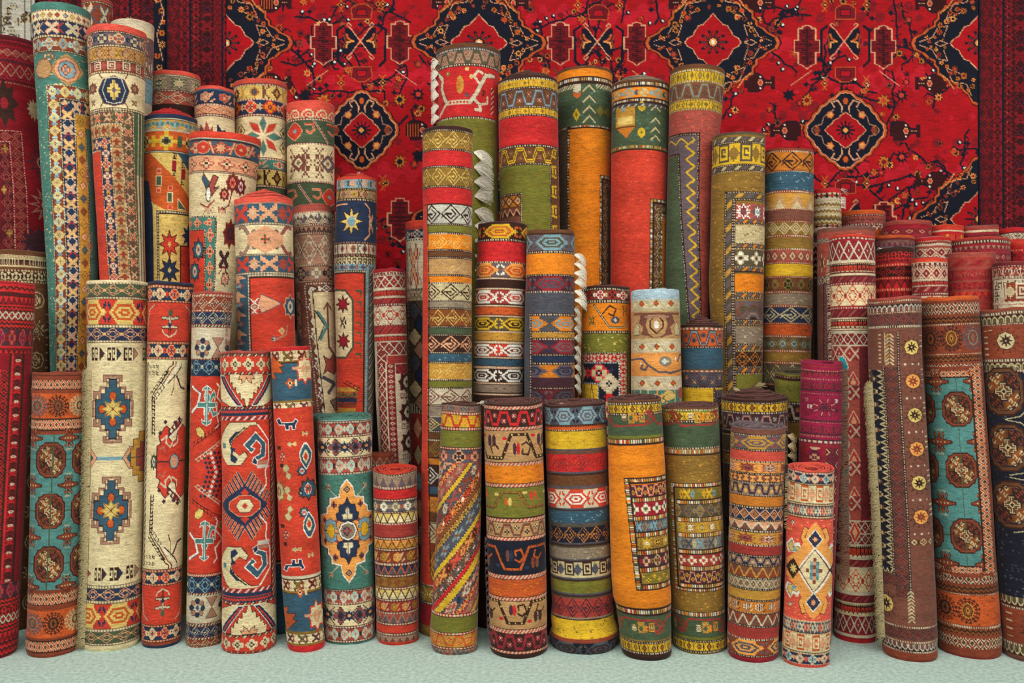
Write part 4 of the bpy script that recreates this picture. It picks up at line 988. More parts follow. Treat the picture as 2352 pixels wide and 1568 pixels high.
def maroon_teal(c):
    c.frame(-1e3, 765, 51, 1230, '3:so:b 26:dl:LbKt:18 3:so:b 4:so:t 0:no:.')
    b = c._box(-1e3, c.a(14), 804, 1200)
    for y, h in ((804, 0), ):
        c.rect(-1e3, 804, 14, 1198, 'so', 'I')
    for i, y in enumerate((835, 925, 1014, 1100, 1180)):
        c.rect(-1e3, y - 38, 12, y - 4, 'dl', 'IbtL', 26)
        pts = [(-30, -30), (-16, -26), (-8, -4), (-14, 12), (-4, 30), (-18, 24), (-26, 0)]
        c.poly('C', pts, -4, y + (4 if i % 2 else 14), 1, -1 if i % 2 else 1, '1', 'b', 2.2)
        c.poly('r', [(0, -26), (14, 0), (0, 26), (-12, 0)], -2, y + 46, 1, 1, '1', 'b', 1.8); c.poly('x', [(0, -16), (8, 0), (0, 16), (-7, 0)], -2, y + 46, 1, 1, '1', 't', 1.6)
    c.rect(12, 800, 16, 1200, 'so', 'L')
roll('839,1841,1934 1000,1838,1932 1480,1820,1907', '0:so:v 841:so:K 846:so:v 852:dt:vx 856:ms:vDKtd:26 866:so:v 871:dt:vJ 876:so:v 879:am:vDKtd:26 898:so:D 901:so:v 905:dt:vJ 909:so:v 968:so:D 971:dt:vJ 976:so:v 980:am:vDKtd:26 998:so:D 1001:dt:vJ 1008:so:v 1012:dd:Dbv:12 1022:so:K 1480:so:t',
     'v', (3, -.01, .62), base=1492, tip=.1, label='magenta rolled carpet with open hollow top, behind the small coral one', group=GR, wob=1.5,
     fn=lambda c: ([c.line('D', [(0, 0), (math.cos(t) * 30, math.sin(t) * 22)], 3, 8, 938) or c.line('x', [(math.cos(t) * 16, math.sin(t) * 12), (math.cos(t) * 26, math.sin(t) * 20)], 1.6, 8, 938) for t in [PI * k / 4 + .3 for k in range(8)]], [c.mot('gk', x, y, 12, 8, k) for x, y, k in ((-32, 922, 'J'), (-24, 938, 'w'), (-30, 955, 'D'), (34, 922, 'w'), (34, 944, 'D'))], c.rect(-26, 1030, 4, 1470, 'rs', 'vDxKb', 26, vert=True), c.rect(14, 1030, 40, 1470, 'dl', 'DKvx', 30, vert=True)))
roll('541,1905,2008 850,1912,2010 1200,1917,2013 1480,1918,2014', '0:so:r 545:dd:tbL:10 552:so:t 556:dl:LbKt:22 598:so:b 601:dd:Lab:8 606:ms:adrd:20 626:dd:Lab:8 636:sl:LKI:14 650:dt:tb:6 656:bi:arZtd:32 704:dt:tb:6 712:sl:LKI:14 730:dd:Lab:8 736:ms:adrd:20 754:dd:Lab:8 762:so:b 765:so:L 1230:dl:LbKt:18 1252:so:b 1256:ms:adrd:20 1282:so:b 1288:sl:LKI:14 1306:so:b 1310:bi:arZtd:32 1362:so:b 1370:sl:LKI:14 1386:so:a 1390:ms:adrd:20 1412:so:a 1418:dl:LbKt:18 1456:so:t 1460:so:b 1466:so:t 1472:so:s',
     'L', (5, .0, .3), base=1480, fn=maroon_teal, label='maroon and cream rolled carpet with turquoise zigzag slabs in its lower field', group=GR,
     fringe=[seam_fringe(-14, 850, 1330, .062, 'J', 900, -1, .45, .22, .0008, 0, .35), tuft(20, .9, .03, 'w', 16, .2, to=-90), seam_fringe(-50, 600, 860, .02, 'b', 140, -1, .9)])
# ================================================================ striped rolls behind the front row
roll('292,970,1086 600,972,1084 900,970,1084 1300,966,1080 1440,962,1075', '0:so:d 299:dt:db:5 303:hk:mEFP:36 342:dt:db:5 347:sp:sr 381:dt:db:5 386:hk:mEFP:36 427:dt:db:5 432:sp:sr 468:so:d 472:h2:Wd:48 514:dt:db:5 519:sp:lm 535:dt:db:5 540:hk:oEFP:40 574:dt:db:5 578:so:e 590:dt:db:5 596:hk:cFPO:36 631:dt:db:5 636:sp:oU 649:dt:db:5 654:h2:Pd:48 690:dt:db:5 694:sp:yP 708:dt:db:5 713:hk:QEFP:36 750:dt:db:5 755:sp:kN 769:dt:db:5 774:h2:dx:48 810:dt:db:5 815:sp:hi 832:dt:db:5 836:hk:FEUm:36 872:dt:db:5 877:sp:lm 892:dt:db:5 897:h2:bM:48 930:dt:db:5 935:sp:yP 957:dt:db:5 962:h2:zE:48 992:dt:db:5 996:so:e 1010:dt:db:5 1016:dl:em:30 1052:so:d 1056:sp:Uo 1070:so:d 1076:h2:dW:48 1116:so:d 1120:so:h 1138:so:d 1144:hk:UFM:36 1180:so:e 1200:dt:db:5 1206:h2:PM:48 1250:sp:qp 1270:dl:QF:30 1340:sp:rt 1346:dt:db:5 1352:hk:mEP:36 1386:dt:db:5 1392:so:t 1440:sp:mF',
     '3', (5, .0, .3), base=1466, fn=lambda c: (c.poly('r', [(-1e3, 466), (-48, 470), (-46, 640), (-44, 1000), (-36, 1320), (-30, 1342), (-1e3, 1344)]), c.line('d', [(-47, 470), (-44, 640), (-42, 1000), (-34, 1320)], 3)),
     label='tall rolled carpet with many thin hooked-diamond stripes in red, olive, orange and blue', group=GC, fringe=[])
roll('922,1657,1809 1200,1662,1809 1480,1665,1808', '0:so:d 926:dt:db 931:ko:nmdFq:26 949:dt:db 955:vg:DVzbx:44 990:dt:db 996:so:d 1002:dt:db 1008:so:N 1040:dt:db 1048:ko:mdFnN:26 1070:dt:db 1076:dl:DNdm:30 1200:tb:fNmdD:34 1400:so:d',
     '3', (8, .045, .05), vis=1300, tip=.06, label='dark brown rolled carpet with coiled top, yellow rim band and white yarn tuft', group=GC, fringe=[tuft(175, .05, .075, 'a', 60, .9, to=60, h=.045), tuft(-70, .45, .05, 'a', 30, .8, to=-60, h=.03), seam_fringe(73, 995, 1110, .05, 'a', 200, 1, .6, clump=5, rad=.0012)])
roll('862,1780,1878 1100,1784,1870 1480,1790,1868', '0:so:l 866:dt:dx 872:so:d 876:sp:lN 925:dt:db 932:vg:Dbqx:44 968:dt:db 974:sp:mN 1010:so:d 1040:so:f',
     'N', (3, -.02, .7), vis=1120, tip=.14, label='olive green rolled carpet with wide open top, between coiled brown and magenta carpets', group=GC)
roll('668,1449,1560 920,1450,1567', '0:so:H 690:zg:aPb:30 708:so:b 712:so:P 716:rs:McbPw:60 780:so:P 786:zg:aPb:30 808:so:b 812:so:O 866:so:b 870:zg:aPb:30 892:so:b 898:tb:jOEIk:40',
     'H', (5, .0, .3), vis=1010, fn=lambda c: ([c.poly('p', [(0, 7), (6, 0), (0, -7), (-6, 0)], x, y, 1, 1, '1', 'd', 1.2) for y in (699, 798, 882) for x in (-31, 2, 35)],
      c.rect(-60, 716, 60, 780, 'so', 'c'), [c.line('d', [(0, 20), (14, 6), (14, -8), (4, -20)], 3, 2, 748, 1, 1, 'h'), c.oval('w', 2, 748, 6, 9, 8), c.poly('M', [(16, 26), (34, 22), (30, 4), (40, -4), (36, -22), (18, -26), (24, 0)], 2, 748, 1, 1, 'h'), c.line('M', [(0, -26), (50, -26)], 5, 2, 748, 1, 1, 'h'), c.line('J', [(0, -19), (26, -19)], 4, 2, 748, 1, 1, 'h'), c.poly('P', [(40, 24), (38, 6), (44, -8), (50, 6), (50, 24)], 2, 748, 1, 1, 'h', 'N', 1.2), c.line('M', [(10, 28), (30, 16)], 4, 2, 748, 1, 1, 'h')],
      [c.line('V', [(-56, 828), (-30, 826), (-18, 840), (-24, 852), (-34, 848), (-30, 840)], 5), c.line('V', [(-18, 840), (4, 856), (30, 858), (56, 850)], 5), c.line('V', [(46, 832), (52, 818), (60, 816)], 5), c.oval('y', 20, 832, 14, 12, 10), c.mot('rs', 20, 832, 16, 14, 'GwEI'), c.mot('cr', -34, 836, 8, 8, 'wwww'), c.mot('cr', 42, 826, 8, 10, 'wwww'), c.oval('E', 26, 910, 12, 12, 8), c.mot('lf', 8, 916, 30, 22, 'EOmm'), c.oval('I', 52, 906, 8, 14, 8)]),
     label='rolled carpet with pale blue top edge, cream guard bands and soft floral bands', group=GC)
roll('660,1337,1447 915,1336,1450', '0:so:d 663:dt:db:6 669:rs:qwsPd:28 690:dt:db:6 698:sp:oU 762:dt:db:6 768:sp:lE 812:so:l 816:sp:lm 1000:so:m',
     '3', (6, .006, .1), vis=1010, fn=lambda c: (c.frame(-1e3, 812, 45, 1100, '3:dt:db 18:wk:sbrtw:18 4:dt:zw 44:rs:fsPgb:60 4:dt:zw 0:hk:nqgF:26'), c.line('d', [(-28, 702), (8, 754), (40, 754), (50, 730)], 5), c.line('P', [(-28, 702), (8, 754), (40, 754), (50, 730)], 2), c.line('d', [(-8, 722), (8, 704), (22, 712), (16, 728), (6, 722)], 3.4), c.mot('lf', -33, 738, 20, 24, 'lmdd'), c.oval('z', 20, 737, 10, 9, 8), c.mot('cr', 20, 737, 10, 10, 'wwpw'), c.mot(55, 42, 716, 18, 28, 'qmN'), c.mot('cr', -48, 716, 10, 14, 'llnl')),
     label='rolled carpet with orange scroll band over an olive band and a red flower border', group=GC, fringe=[tuft(0, 1.0, .01, 'd', 6)])
roll('748,1563,1660 918,1565,1660', '0:so:d 752:dd:Nbr:12 760:vg:pDVdi:44 796:dt:db 802:sp:hz 850:dd:Nbr:12 858:vg:zDMPV:44 890:dt:db 894:sp:nF 1000:sp:no',
     '3', (7, .045, .08), vis=1010, fn=lambda c: (c.rect(30, 897, 60, 1100, 'vg', 'zDMPV', 44, True), c.rect(26, 893, 30, 1100, 'dt', 'db', 6, True)),
     label='rolled carpet with dark stepped top, orange vine band and a broad slate blue band', group=GC)
roll('530,1209,1320 700,1204,1321 920,1203,1322', '0:so:e 536:so:d 540:hx:VizNO:90 576:dt:db 583:sp:oU 631:dt:db 636:hx:DKVzb:90 670:dt:db 674:sp:zV 722:dt:db 728:hx:zoNig:80 762:dt:db 766:sp:FM 778:dt:db 783:hx:DKgVF:80 815:dt:db 820:so:g 834:dt:db 840:hx:UVogo:80 870:so:D 892:dt:db 896:hx:LDVzb:80 930:so:d',
     '3', (5, .0, .3), vis=1010, fn=lambda c: (c.poly('z', [(-1e3, 672), (-46, 672), (-44, 724), (-42, 1000), (-1e3, 1000)]), c.rect(-43, 724, -39, 1000, 'dt', 'db', 6, True)),
     label='rolled carpet with broad orange band above slate and aubergine bands', group=GC,
     fringe=[seam_fringe(54, 572, 700, .075, 'w', 420, 1, .5, .3, .0012, clump=6), seam_fringe(53, 700, 900, .04, 'W', 420, 1, .8, .3, .0012, clump=9)])
roll('513,1098,1211 700,1090,1207 920,1086,1202', '0:so:d 517:hx:dnppF:94 550:dt:db 556:sp:st 602:dt:db 606:hx:VOwpg:80 638:dd:dbx 644:so:d 662:dd:dbx 669:hx:ZwwrZ:80 700:dd:dbx 708:sp:pq 724:dd:dbx 731:hx:NnndM:80 760:dd:dbx 766:sp:Fm 784:dd:dbx 792:hx:rwwqn:80 820:dd:dbx 826:sp:hg 842:dd:dbx 850:hx:dwwdM:80 880:dd:dbx 886:sp:yM 904:dd:dbx 912:so:d',
     '3', (5, .0, .3), vis=1010, label='rolled carpet with crimson band and rows of long hexagons in white, yellow and red', group=GC, fringe=[tuft(120, .7, .05, 'w', 50, .75, to=60)])
roll('958,716,810 1100,716,810', '0:so:j 964:so:k', 'j', (4, .0, .4), vis=1050, label='teal edged rolled carpet mostly hidden behind the orange-medallion one', group=GL)
roll('1047,828,906 1200,830,908', '0:so:q 1052:zg:MJq:18 1068:dt:db 1072:sp:VM 1100:dl:VyMq:20', 'q', (5, .0, .3), vis=1200, label='short brown rolled carpet with coiled brown top behind the bright red topped one', group=GL)
# ================================================================ tall rolls, middle
roll('342,1757,1867 640,1754,1865 900,1750,1860', '0:so:q 346:dt:qb:5 350:h2:Ud:48 392:dt:qb:5 396:sp:hi 438:dt:qb:5 444:tf:FcP:40 480:dt:qb:5 484:sp:MQ 508:dt:qb:5 512:dl:mP:26 540:dt:qb:5 546:sp:ml 572:dt:qb:5 576:dl:IMP:20 604:dt:qb:5 608:sp:nF 636:dt:qb:5 640:rs:eMlQd:30 670:dt:qb:5 676:sp:yP 702:dt:qb:5 708:h2:gP:48 742:dt:qb:5 748:sp:pq 772:dt:qb:5 778:dl:Nmi:26 806:dt:qb:5 812:sp:mF 832:dt:qb:5 840:hk:NPml:36 884:dt:qb:5 888:sp:dM',
     '3', (5, .0, .3), vis=960, label='tall brownish rolled carpet with one steel blue band and a white hooked navy band', group=GC)
def m21(c):
    c.frame(-27, 441, 150, 1200, '4:dt:db 13:sl:NVFP:26 5:dt:db 0:so:m')
    seq = [(470, 'st', 'IVwiK', 36), (506, 'sl', 'NoVPz', 9), (520, 'sp', 'Pm', 40), (562, 'sl', 'NoVPz', 9), (576, 'cr', 'NPwyd', 38), (616, 'sl', 'NoVPz', 9), (632, 'sp', 'oU', 40), (674, 'sl', 'NoVPz', 12), (692, 'am', 'VMNyd', 44), (738, 'sl', 'NoVPz', 9), (752, 'sp', 'yP', 40), (794, 'sl', 'NoVPz', 12), (810, 'bi', 'dUNPo', 34), (846, 'sl', 'NoVPz', 12), (862, 'sp', 'lm', 70)]
    for y, k, cols, h in seq: c.rect(-4, y, 150, y + h, k, cols, 0); c.rect(-4, y + h, 150, y + h + 3, 'dt', 'db')
    c.rect(-8, 462, -4, 1200, 'dt', 'db', 6, True)
roll('306,1636,1757 640,1628,1754 930,1640,1750', '0:so:N 310:so:m 315:sl:NVPFy:16 326:dt:db:5 330:cb:nNmyN:52 378:dt:db:5 383:sl:NVPFy:16 392:dt:db:5 396:sp:mF',
     '3', (4, .0, .4), vis=1010, fn=m21, label='golden brown tall rolled carpet with an inset panel of grey, orange and dark bands', group=GC)
def m20(c):
    c.frame(-1e3, 306, 15, 1500, '3:so:d 3:dt:db 0:sp:VzV', shear=.075)
    c.frame(-1e3, 352, -33, 1500, '3:so:d 3:dt:db 0:sp:kN', shear=.115)
    y = 324; k = 0
    P = []
    while y < 800:
        P.append(((-20 if k % 2 else 0) + (y - 306) * .085, y)); y += 17 if k % 2 else 13; k += 1
    c.line('F', P, 4.6); c.line('n', P, 2.6)
    for (x, y) in P[::2]: c.line('n', [(x - 4, y - 6), (x + 2, y), (x - 4, y + 6)], 2.4)
    P2 = [(-80, 330), (-58, 318), (-44, 330), (-30, 318), (-14, 330)]; c.line('n', P2, 3.4)
roll('152,1537,1665 300,1535,1654 400,1533,1642 500,1530,1634 735,1527,1628', '0:so:e 160:dt:mb 166:ko:nmlFm:18 186:dt:mb 192:vg:MmeVi:40 228:dt:mb 233:ko:nmlFm:18 250:dt:mb 254:sp:IB',
     '3', (5, .006, .1), vis=930, fn=m20, label='tall rolled carpet with green and violet panels and a yellow zigzag vine on red', group=GC, wob=1.5)
def m19(c):
    c.rect(-54, 244, -11, 292, 'sp', 'Fm'); c.rect(-50, 268, -16, 286, 'sp', 'En'); c.rect(-40, 246, -34, 256, 'so', 'i'); c.poly('U', [(-52, 292), (-10, 292), (-30, 318)]); c.line('e', [(-56, 292), (-8, 292)], 2)
    for y, k in ((246, 'n'), (306, 'n')): c.poly(k, [(0, -12), (9, -4), (9, 6), (0, 13), (-9, 6), (-9, -4)], 4, y); c.poly('l', [(0, -5), (3, 0), (0, 5), (-3, 0)], 4, y)
    for y in (250, 278, 300, 318):
        for s in (1, -1): c.line('P', [(0, -6), (10 * s, 4)], 3.4, 36, y)
    c.frame(26, 457, 150, 1200, '8:mb:dbcFwl:4 3:so:d 20:hk:ePde:22 8:mb:dbcFwl:4 0:so:o')
    c.rect(-80, 240, 80, 246, 'sl', 'zbN', 8)
roll('184,1405,1536 640,1402,1530 720,1401,1528', '0:so:e 188:mb:dbcFwz:4 198:so:d 202:rs:oiFzP:36 226:so:d 228:mb:dbcFwz:4 236:so:d 240:sp:kj 335:mb:lbcFrz:4 343:so:d 346:sp:rB',
     'y', (9, .065, .05), vis=760, fn=m19, label='tall rolled carpet with long plain red field under green ornament, coiled grey cone top', group=GC)
def m18(c):
    for x, y in ((-16, 205), ): c.poly('b', [(-9, -10), (9, -10), (9, 4), (0, 10), (-9, 4)], x, y); c.poly('p', [(-9, 6), (0, 12), (9, 6), (9, 14), (0, 22), (-9, 14)], x, y)
    c.poly('n', [(0, -15), (9, 0), (0, 15), (-9, 0)], -18, 264); c.poly('l', [(0, -6), (3, 0), (0, 6), (-3, 0)], -18, 264)
    for x, y in ((38, 256), (56, 256)): c.poly('l', [(0, -12), (8, 0), (0, 12), (-8, 0)], x, y, 1, 1, '1', 'm', 2)
    for y in (206, 230, 254, 276):
        for s in (1, -1): c.line('P', [(0, -8), (14 * s, 6)], 3.6, 12, y)
    c.rect(-62, 194, -22, 206, 'sl', 'kPb', 8); c.rect(28, 194, 80, 206, 'sl', 'kPb', 8)
    c.poly('N', [(-90, 294), (-38, 292), (-54, 640), (-56, 1000), (-90, 1000)]); c.line('d', [(-38, 292), (-50, 640), (-52, 800)], 8); 
    for k in range(60): y = 296 + k * 7; x = -38 - 12 * (y - 292) / 348; c.rect(x - 2, y, x + 2, y + 4, 'so', 'bcFw'[k % 4])
    c.rect(-38, 292, 90, 296, 'so', 'd')
    c.frame(38, 402, 150, 1200, '7:mb:dbcFwl:4 3:so:d 22:hk:ePde:22 0:so:N', shear=-.028)
roll('156,1275,1407 400,1283,1402 650,1292,1405', '0:so:e 160:sp:oU 178:mb:dbcFwz:5 190:so:d 194:sp:kj 288:mb:kbFrcw:5 297:sp:oU',
     '3', (5, -.004, .2), vis=960, fn=m18, label='tall rolled carpet with long plain orange field below a green ornamented end', group=GC)
def m17(c):
    c.rect(50, 345, 100, 640, 'vn', 'eneMe', 46, True); c.rect(46, 378, 50, 640, 'dt', 'db', 5, True)
    c.rect(-1e3, 446, -18, 700, 'so', 'e'); c.rect(-1e3, 450, -22, 474, 'dl', 'UdP', 24); c.rect(-1e3, 480, -22, 496, 'zg', 'dxM', 18); c.rect(-1e3, 500, -22, 560, 'so', 'M')
    c.rect(-22, 446, -18, 640, 'dt', 'db', 5, True); c.rect(-1e3, 444, -18, 448, 'dt', 'db')
roll('176,1144,1281 520,1149,1286', '0:so:d 180:dt:db 184:ko:nmFFm:20 200:dt:db 206:vg:eVMxi:46 246:dt:db 250:ko:nmFFm:20 264:dt:db 269:sp:sr 334:dt:db 340:vn:enMFd:46 376:dt:db 380:sp:lm',
     '3', (9, .075, .02), vis=640, fn=m17, label='tall rolled carpet with red band above olive field and stepped dark coiled top', group=GC)
def m16(c):
    a = [(-66, 165), (-58, 178), (-60, 200), (-54, 222), (-48, 236), (6, 236), (22, 214), (30, 196), (42, 172), (60, 170)]
    c.line('d', a, 11); c.line('b', a, 9); b = [(-66, 262), (-58, 250), (-48, 236)]; c.line('b', b, 6); c.line('b', [(12, 226), (28, 240), (32, 254), (20, 252)], 7); c.line('b', [(30, 196), (14, 176), (24, 164), (34, 168)], 6); c.line('b', [(32, 240), (46, 236), (46, 222)], 5)
    for k in range(7): c.poly('r', [(0, -4), (3, 0), (0, 4), (-3, 0)], -40 + k * 8, 236) if k < 6 else None
    c.oval('F', -18, 196, 9, 22, 8); c.oval('U', -22, 196, 5, 14, 8); c.mot('cr', -46, 168, 12, 14, 'lllw'); c.oval('E', -2, 160, 5, 5, 6); c.oval('E', 8, 178, 5, 5, 6); c.mot('cr', -2, 220, 12, 16, 'zzVV'); c.rect(54, 196, 62, 260, 'sl', 'sdb', 6, True); c.mot('gk', 38, 214, 10, 14, 'd')
roll('104,1001,1150 300,1003,1143 510,1004,1146', '0:so:e 112:dt:zb 118:vn:JNVOk:40 148:dt:db 154:sp:sr 268:dt:db 274:sp:lm',
     '3', (4, -.006, .3), vis=700, fn=m16, label='red rolled carpet with white hooked scroll over olive, long white tassels down it', group=GC,
     fringe=[seam_fringe(-68, 120, 275, .05, 'w', 700, -1, .35, .3, .0013, clump=6), seam_fringe(16, 335, 640, .12, 'w', 1500, 1, .35, .25, .0012, clump=9, out=.35)])
# ================================================================ middle left, behind
roll('508,931,1010 900,938,1015 1100,945,1015', '0:so:r 520:so:Z 528:rs:gxhib:28 548:dd:bdb 554:so:b 560:lf:bqxJI:36 664:dd:Nbd 668:tb:PJyNb:22 690:dd:Nbd',
     'r', (5, .012, .2), vis=1480, fn=lambda c: [c.poly('zgPJ'[i % 4], [(0, -22), (16, 0), (0, 22), (-16, 0)], -22 + (i % 2) * 12, 715 + i * 30, 1, 1, '1', 'd', 2) for i in range(8)] + [c.rect(-80, 950, 60, 1480, 'sp', 'ZI')] + [c.poly('xPi'[i % 3], [(0, -26), (12, 0), (0, 26), (-12, 0)], -20, 985 + i * 62, 1, 1, '1', 'q', 2) for i in range(7)],
     label='cream, blue and brick red rolled carpet mostly hidden behind the tall striped one', group=GL, fringe=[seam_fringe(-34, 600, 1060, .008, 'y', 240, -1, .7)])
def m13(c):
    c.frame(-33, 786, 150, 1500, '2:so:b 28:dl:LbZK:24 2:so:b 0:so:Z')
    for x0, x1, k, cols, p in ((-33, -29, 'dt', 'Lb', 5), (-29, -14, 'dl', 'LbZ', 22), (-14, -11, 'so', 'b', 0), (-11, 8, 'dl', 'LZb', 12), (8, 12, 'zg', 'Lbb', 8), (12, 90, 'so', 'b', 0)): c.rect(x0, 836, x1, 1300, k, cols, p, True)
    for i in range(5): palmette(c, 34, 880 + i * 70, 18, 26, 'd', 'b', 'L'); c.rect(18, 906 + i * 70, 50, 918 + i * 70, 'gk', 'bL')
    c.rect(10, 838, 80, 860, 'dl', 'LZK', 18)
roll('620,856,932 900,862,938 1150,875,948', '0:so:t 626:ms:LbLbb:16 634:so:b 637:dl:LbZK:20 662:so:b 666:ms:bLrL:16 682:so:b 685:sl:ZKL:12 698:dt:Lb 704:bi:bZrLd:32 746:dt:Lb 750:sl:ZKL:12 768:so:b 772:ms:bLrL:16 786:so:b',
     't', (4, .0, .3), vis=1200, fn=m13, label='slim dark red and white tribal rolled carpet between cream and striped groups', group=GL)
def m12(c):
    c.frame(-150, 608, 36, 1300, '14:ar:izxqI:24 5:dt:Nb:5 3:so:d 0:sp:rp')
    c.rect(25, 612, 33, 960, 'so', 'i'); c.rect(30, 612, 46, 960, 'sl', 'zyPV', 12, True)
    c.poly('a', [(-50, 665), (-22, 668), (-6, 690), (-6, 800), (-22, 822), (-50, 824)], 0, 0, 1, 1, '1', 'N', 5)
    for y in (700, 785): star(c, 't', -28, y, 15, 20, 8, .5, 'd')
    c.mot('kx', -28, 742, 18, 26, 'dVd')
    for k in range(7): c.rect(0, 668 + k * 24, 14, 672 + k * 24, 'so', 'k'); c.rect(10, 668 + k * 24, 14, 682 + k * 24, 'so', 'k')
    for k in range(5): c.poly('Fmgq'[k % 4], [(-40, 0), (14 - k * 2, 0), (14 - k * 2, 10), (-40, 10)], -6, 892 + k * 12)
    c.mot('bi', -18, 915, 40, 30, 'gdF'); hooked(c, -30, 880, 8, 900, 'd', 4, 2, -1)
roll('408,774,865 600,768,864 950,776,857', '0:so:r 412:tb:izxPi:14 432:dt:dE 438:ko:cdyIn:26 456:dt:db 463:so:g 556:dt:dJ 562:ko:bzIdm:26 584:dt:dJ 590:wk:NPF:12 604:dt:db 608:so:i',
     'r', (6, .035, .1), vis=1010, fn=lambda c: (m12(c), [star(c, 'E', 0 - 10, 510, 26, 34, 8, .45, 'd'), c.oval('i', -10, 510, 9, 12, 8), c.line('x', [(20, 468), (30, 480), (30, 540), (20, 552)], 3, 0, 0), c.line('x', [(-80, 470), (80, 470)], 3, -100, 0), c.mot('lf', 34, 512, 20, 50, 'IPId')]),
     label='rolled carpet with navy star end panel over a red field with hooked white cartouche', group=GL, fringe=[tuft(10, .15, .045, 'w', 30, .9, to=30, h=.02), seam_fringe(28, 620, 960, .006, 'y', 200, 1, .8)])
def m11(c):
    c.frame(-26, 650, 150, 1300, '6:dt:Mb 18:cp:MwdJb:34 0:no:.', shear=.06)
    for y0 in range(674, 960, 4):
        s = (y0 - 650) * .07; c.rect(-20 + s + 6, y0, 90, y0 + 4.2, 'so', 'a')
    c.line('d', [(-6, 674), (8, 960)], 2.4); c.line('M', [(26, 700), (26, 800), (36, 816)], 6); c.line('A', [(4, 720), (24, 752), (8, 780)], 7); c.line('d', [(-2, 716), (18, 750), (2, 784)], 2.4); c.line('M', [(18, 712), (26, 698), (34, 712)], 4)
    c.poly('I', [(-14, -20), (0, -10), (10, -24), (18, 0), (8, 24), (-6, 14), (-16, 22), (-8, 0)], 26, 840, 1, 1, '1', 'd', 2); c.line('z', [(10, 870), (34, 885), (20, 905)], 9); c.poly('yd'[0], [(-12, 0), (10, -14), (18, 10), (0, 24)], 34, 925, 1, 1, '1', 'd', 2)
    c.rect(-60, 670, -34, 960, 'rs', 'JdyMd', 30, True)
roll('472,674,762 600,677,766 780,684,772 950,697,780', '0:so:I 487:dt:Jb 492:am:bVNJd:34 516:dt:Mb:5 522:tf:JdV:12 534:dt:Mb:5 540:bi:JbMbd:38 608:dt:Mb:5 614:rs:JdyVb:38 645:dt:Mb:5 650:sp:MJ',
     'I', (4, .004, .3), vis=1010, fn=m11, label='dusty pink and beige rolled carpet with fringed edge, leaning left of the navy star carpet', group=GL,
     fringe=[seam_fringe(43, 490, 650, .014, 'y', 220, 1, .7), seam_fringe(-40, 760, 950, .045, 'z', 300, 1, 1.0, .2, out=.6)])
def m10(c):
    c.frame(-41, 632, 150, 1300, '6:dd:Nby 3:so:d 0:sp:rI')
    c.rect(-80, 632, -44, 1300, 'ar', 'hxxIi', 44, True)
    c.poly('x', [(-24, 0), (22, 22), (30, 0), (22, -22)], 12, 700, -1, 1, '1', 'z', 2); c.rect(-30, 690, -24, 726, 'sl', 'rbJ', 6, True); c.mot('hd', -26, 705, 24, 36, 'wJb', 4)
    palmette(c, 56, 706, 16, 28, 'h', 'b', 'x'); c.mot('cr', 34, 764, 18, 20, 'EPIP'); c.mot('cr', 16, 782, 18, 18, 'Jgwd'); c.line('J', [(22, 782), (44, 772), (48, 750)], 4)
roll('455,539,672 600,543,673 800,547,678', '0:so:B 466:so:J 470:tb:hrxPI:70 512:dd:Nby 518:so:a 585:dd:Nby 590:tb:hrxPI:70 626:dd:Nby 632:so:h',
     'B', (9, .06, .08), vis=1500, fn=lambda c: (m10(c), [hookS(c, x, y, 20, 18, 'J' if x < 0 else 'I', 'z', 1 if x < 0 else -1, 1 if y < 550 else -1) for x in (-40, 44) for y in (532, 572)], c.poly('x', [(0, -32), (40, -10), (40, 10), (0, 32), (-40, 10), (-40, -10)], 2, 552), c.mot('cr', 2, 552, 30, 34, 'xkrk')),
     label='rolled carpet with plain red field, blue arrow border and dome of coral coils on top', group=GL)
roll('234,659,768 420,661,768 700,668,770', '0:so:B 252:wv:Bad:34 272:dd:dbI 278:so:k 328:dd:dbI 334:so:a 416:dd:dbI 422:so:k 480:dd:dbI',
     'B', (4, .004, .3), vis=640, fn=lambda c: ([c.mot('rs', x, y, 34, 40, 'rrxhh') or c.oval('r', x, y, 15, 19, 12, .12, 8, 'x', 2) or c.oval('i', x, y, 4, 5, 6) for x, y in ((-36, 302), (42, 452))], [c.line('b', [(-14, -24), (18, 24)], 5, x, y) or c.line('I', [(-14, -24), (18, 24)], 3, x, y) for x, y in ((20, 302), (-14, 450))], [c.line('x', [(-10, -16), (6, -16), (10, -2), (0, 6), (-8, 0)], 5, x, y) or c.line('r', [(-10, -16), (6, -16), (10, -2), (0, 6), (-8, 0)], 2.4, x, y) for x, y in ((-2, 302), (48, 300), (14, 452), (-44, 452))],
     [c.mot('bi', x, 375, 52, 70, k) for x, k in ((-28, 'MgV'), (34, 'MIk'), (4, 'M..'))], [c.poly('MV'[i], [(0, -20), (16, 0), (0, 20), (-16, 0)], x, 375, 1, 1, '1', 'M', 3) or c.poly('a', [(0, -12), (10, 0), (0, 12), (-10, 0)], x, 375) or c.mot('cr', x, 375, 14, 16, 'dayM') for i, x in enumerate((-28, 38))]),
     label='rolled carpet with coral rim wave, dark green bands and cream band of plum diamonds', group=GL)
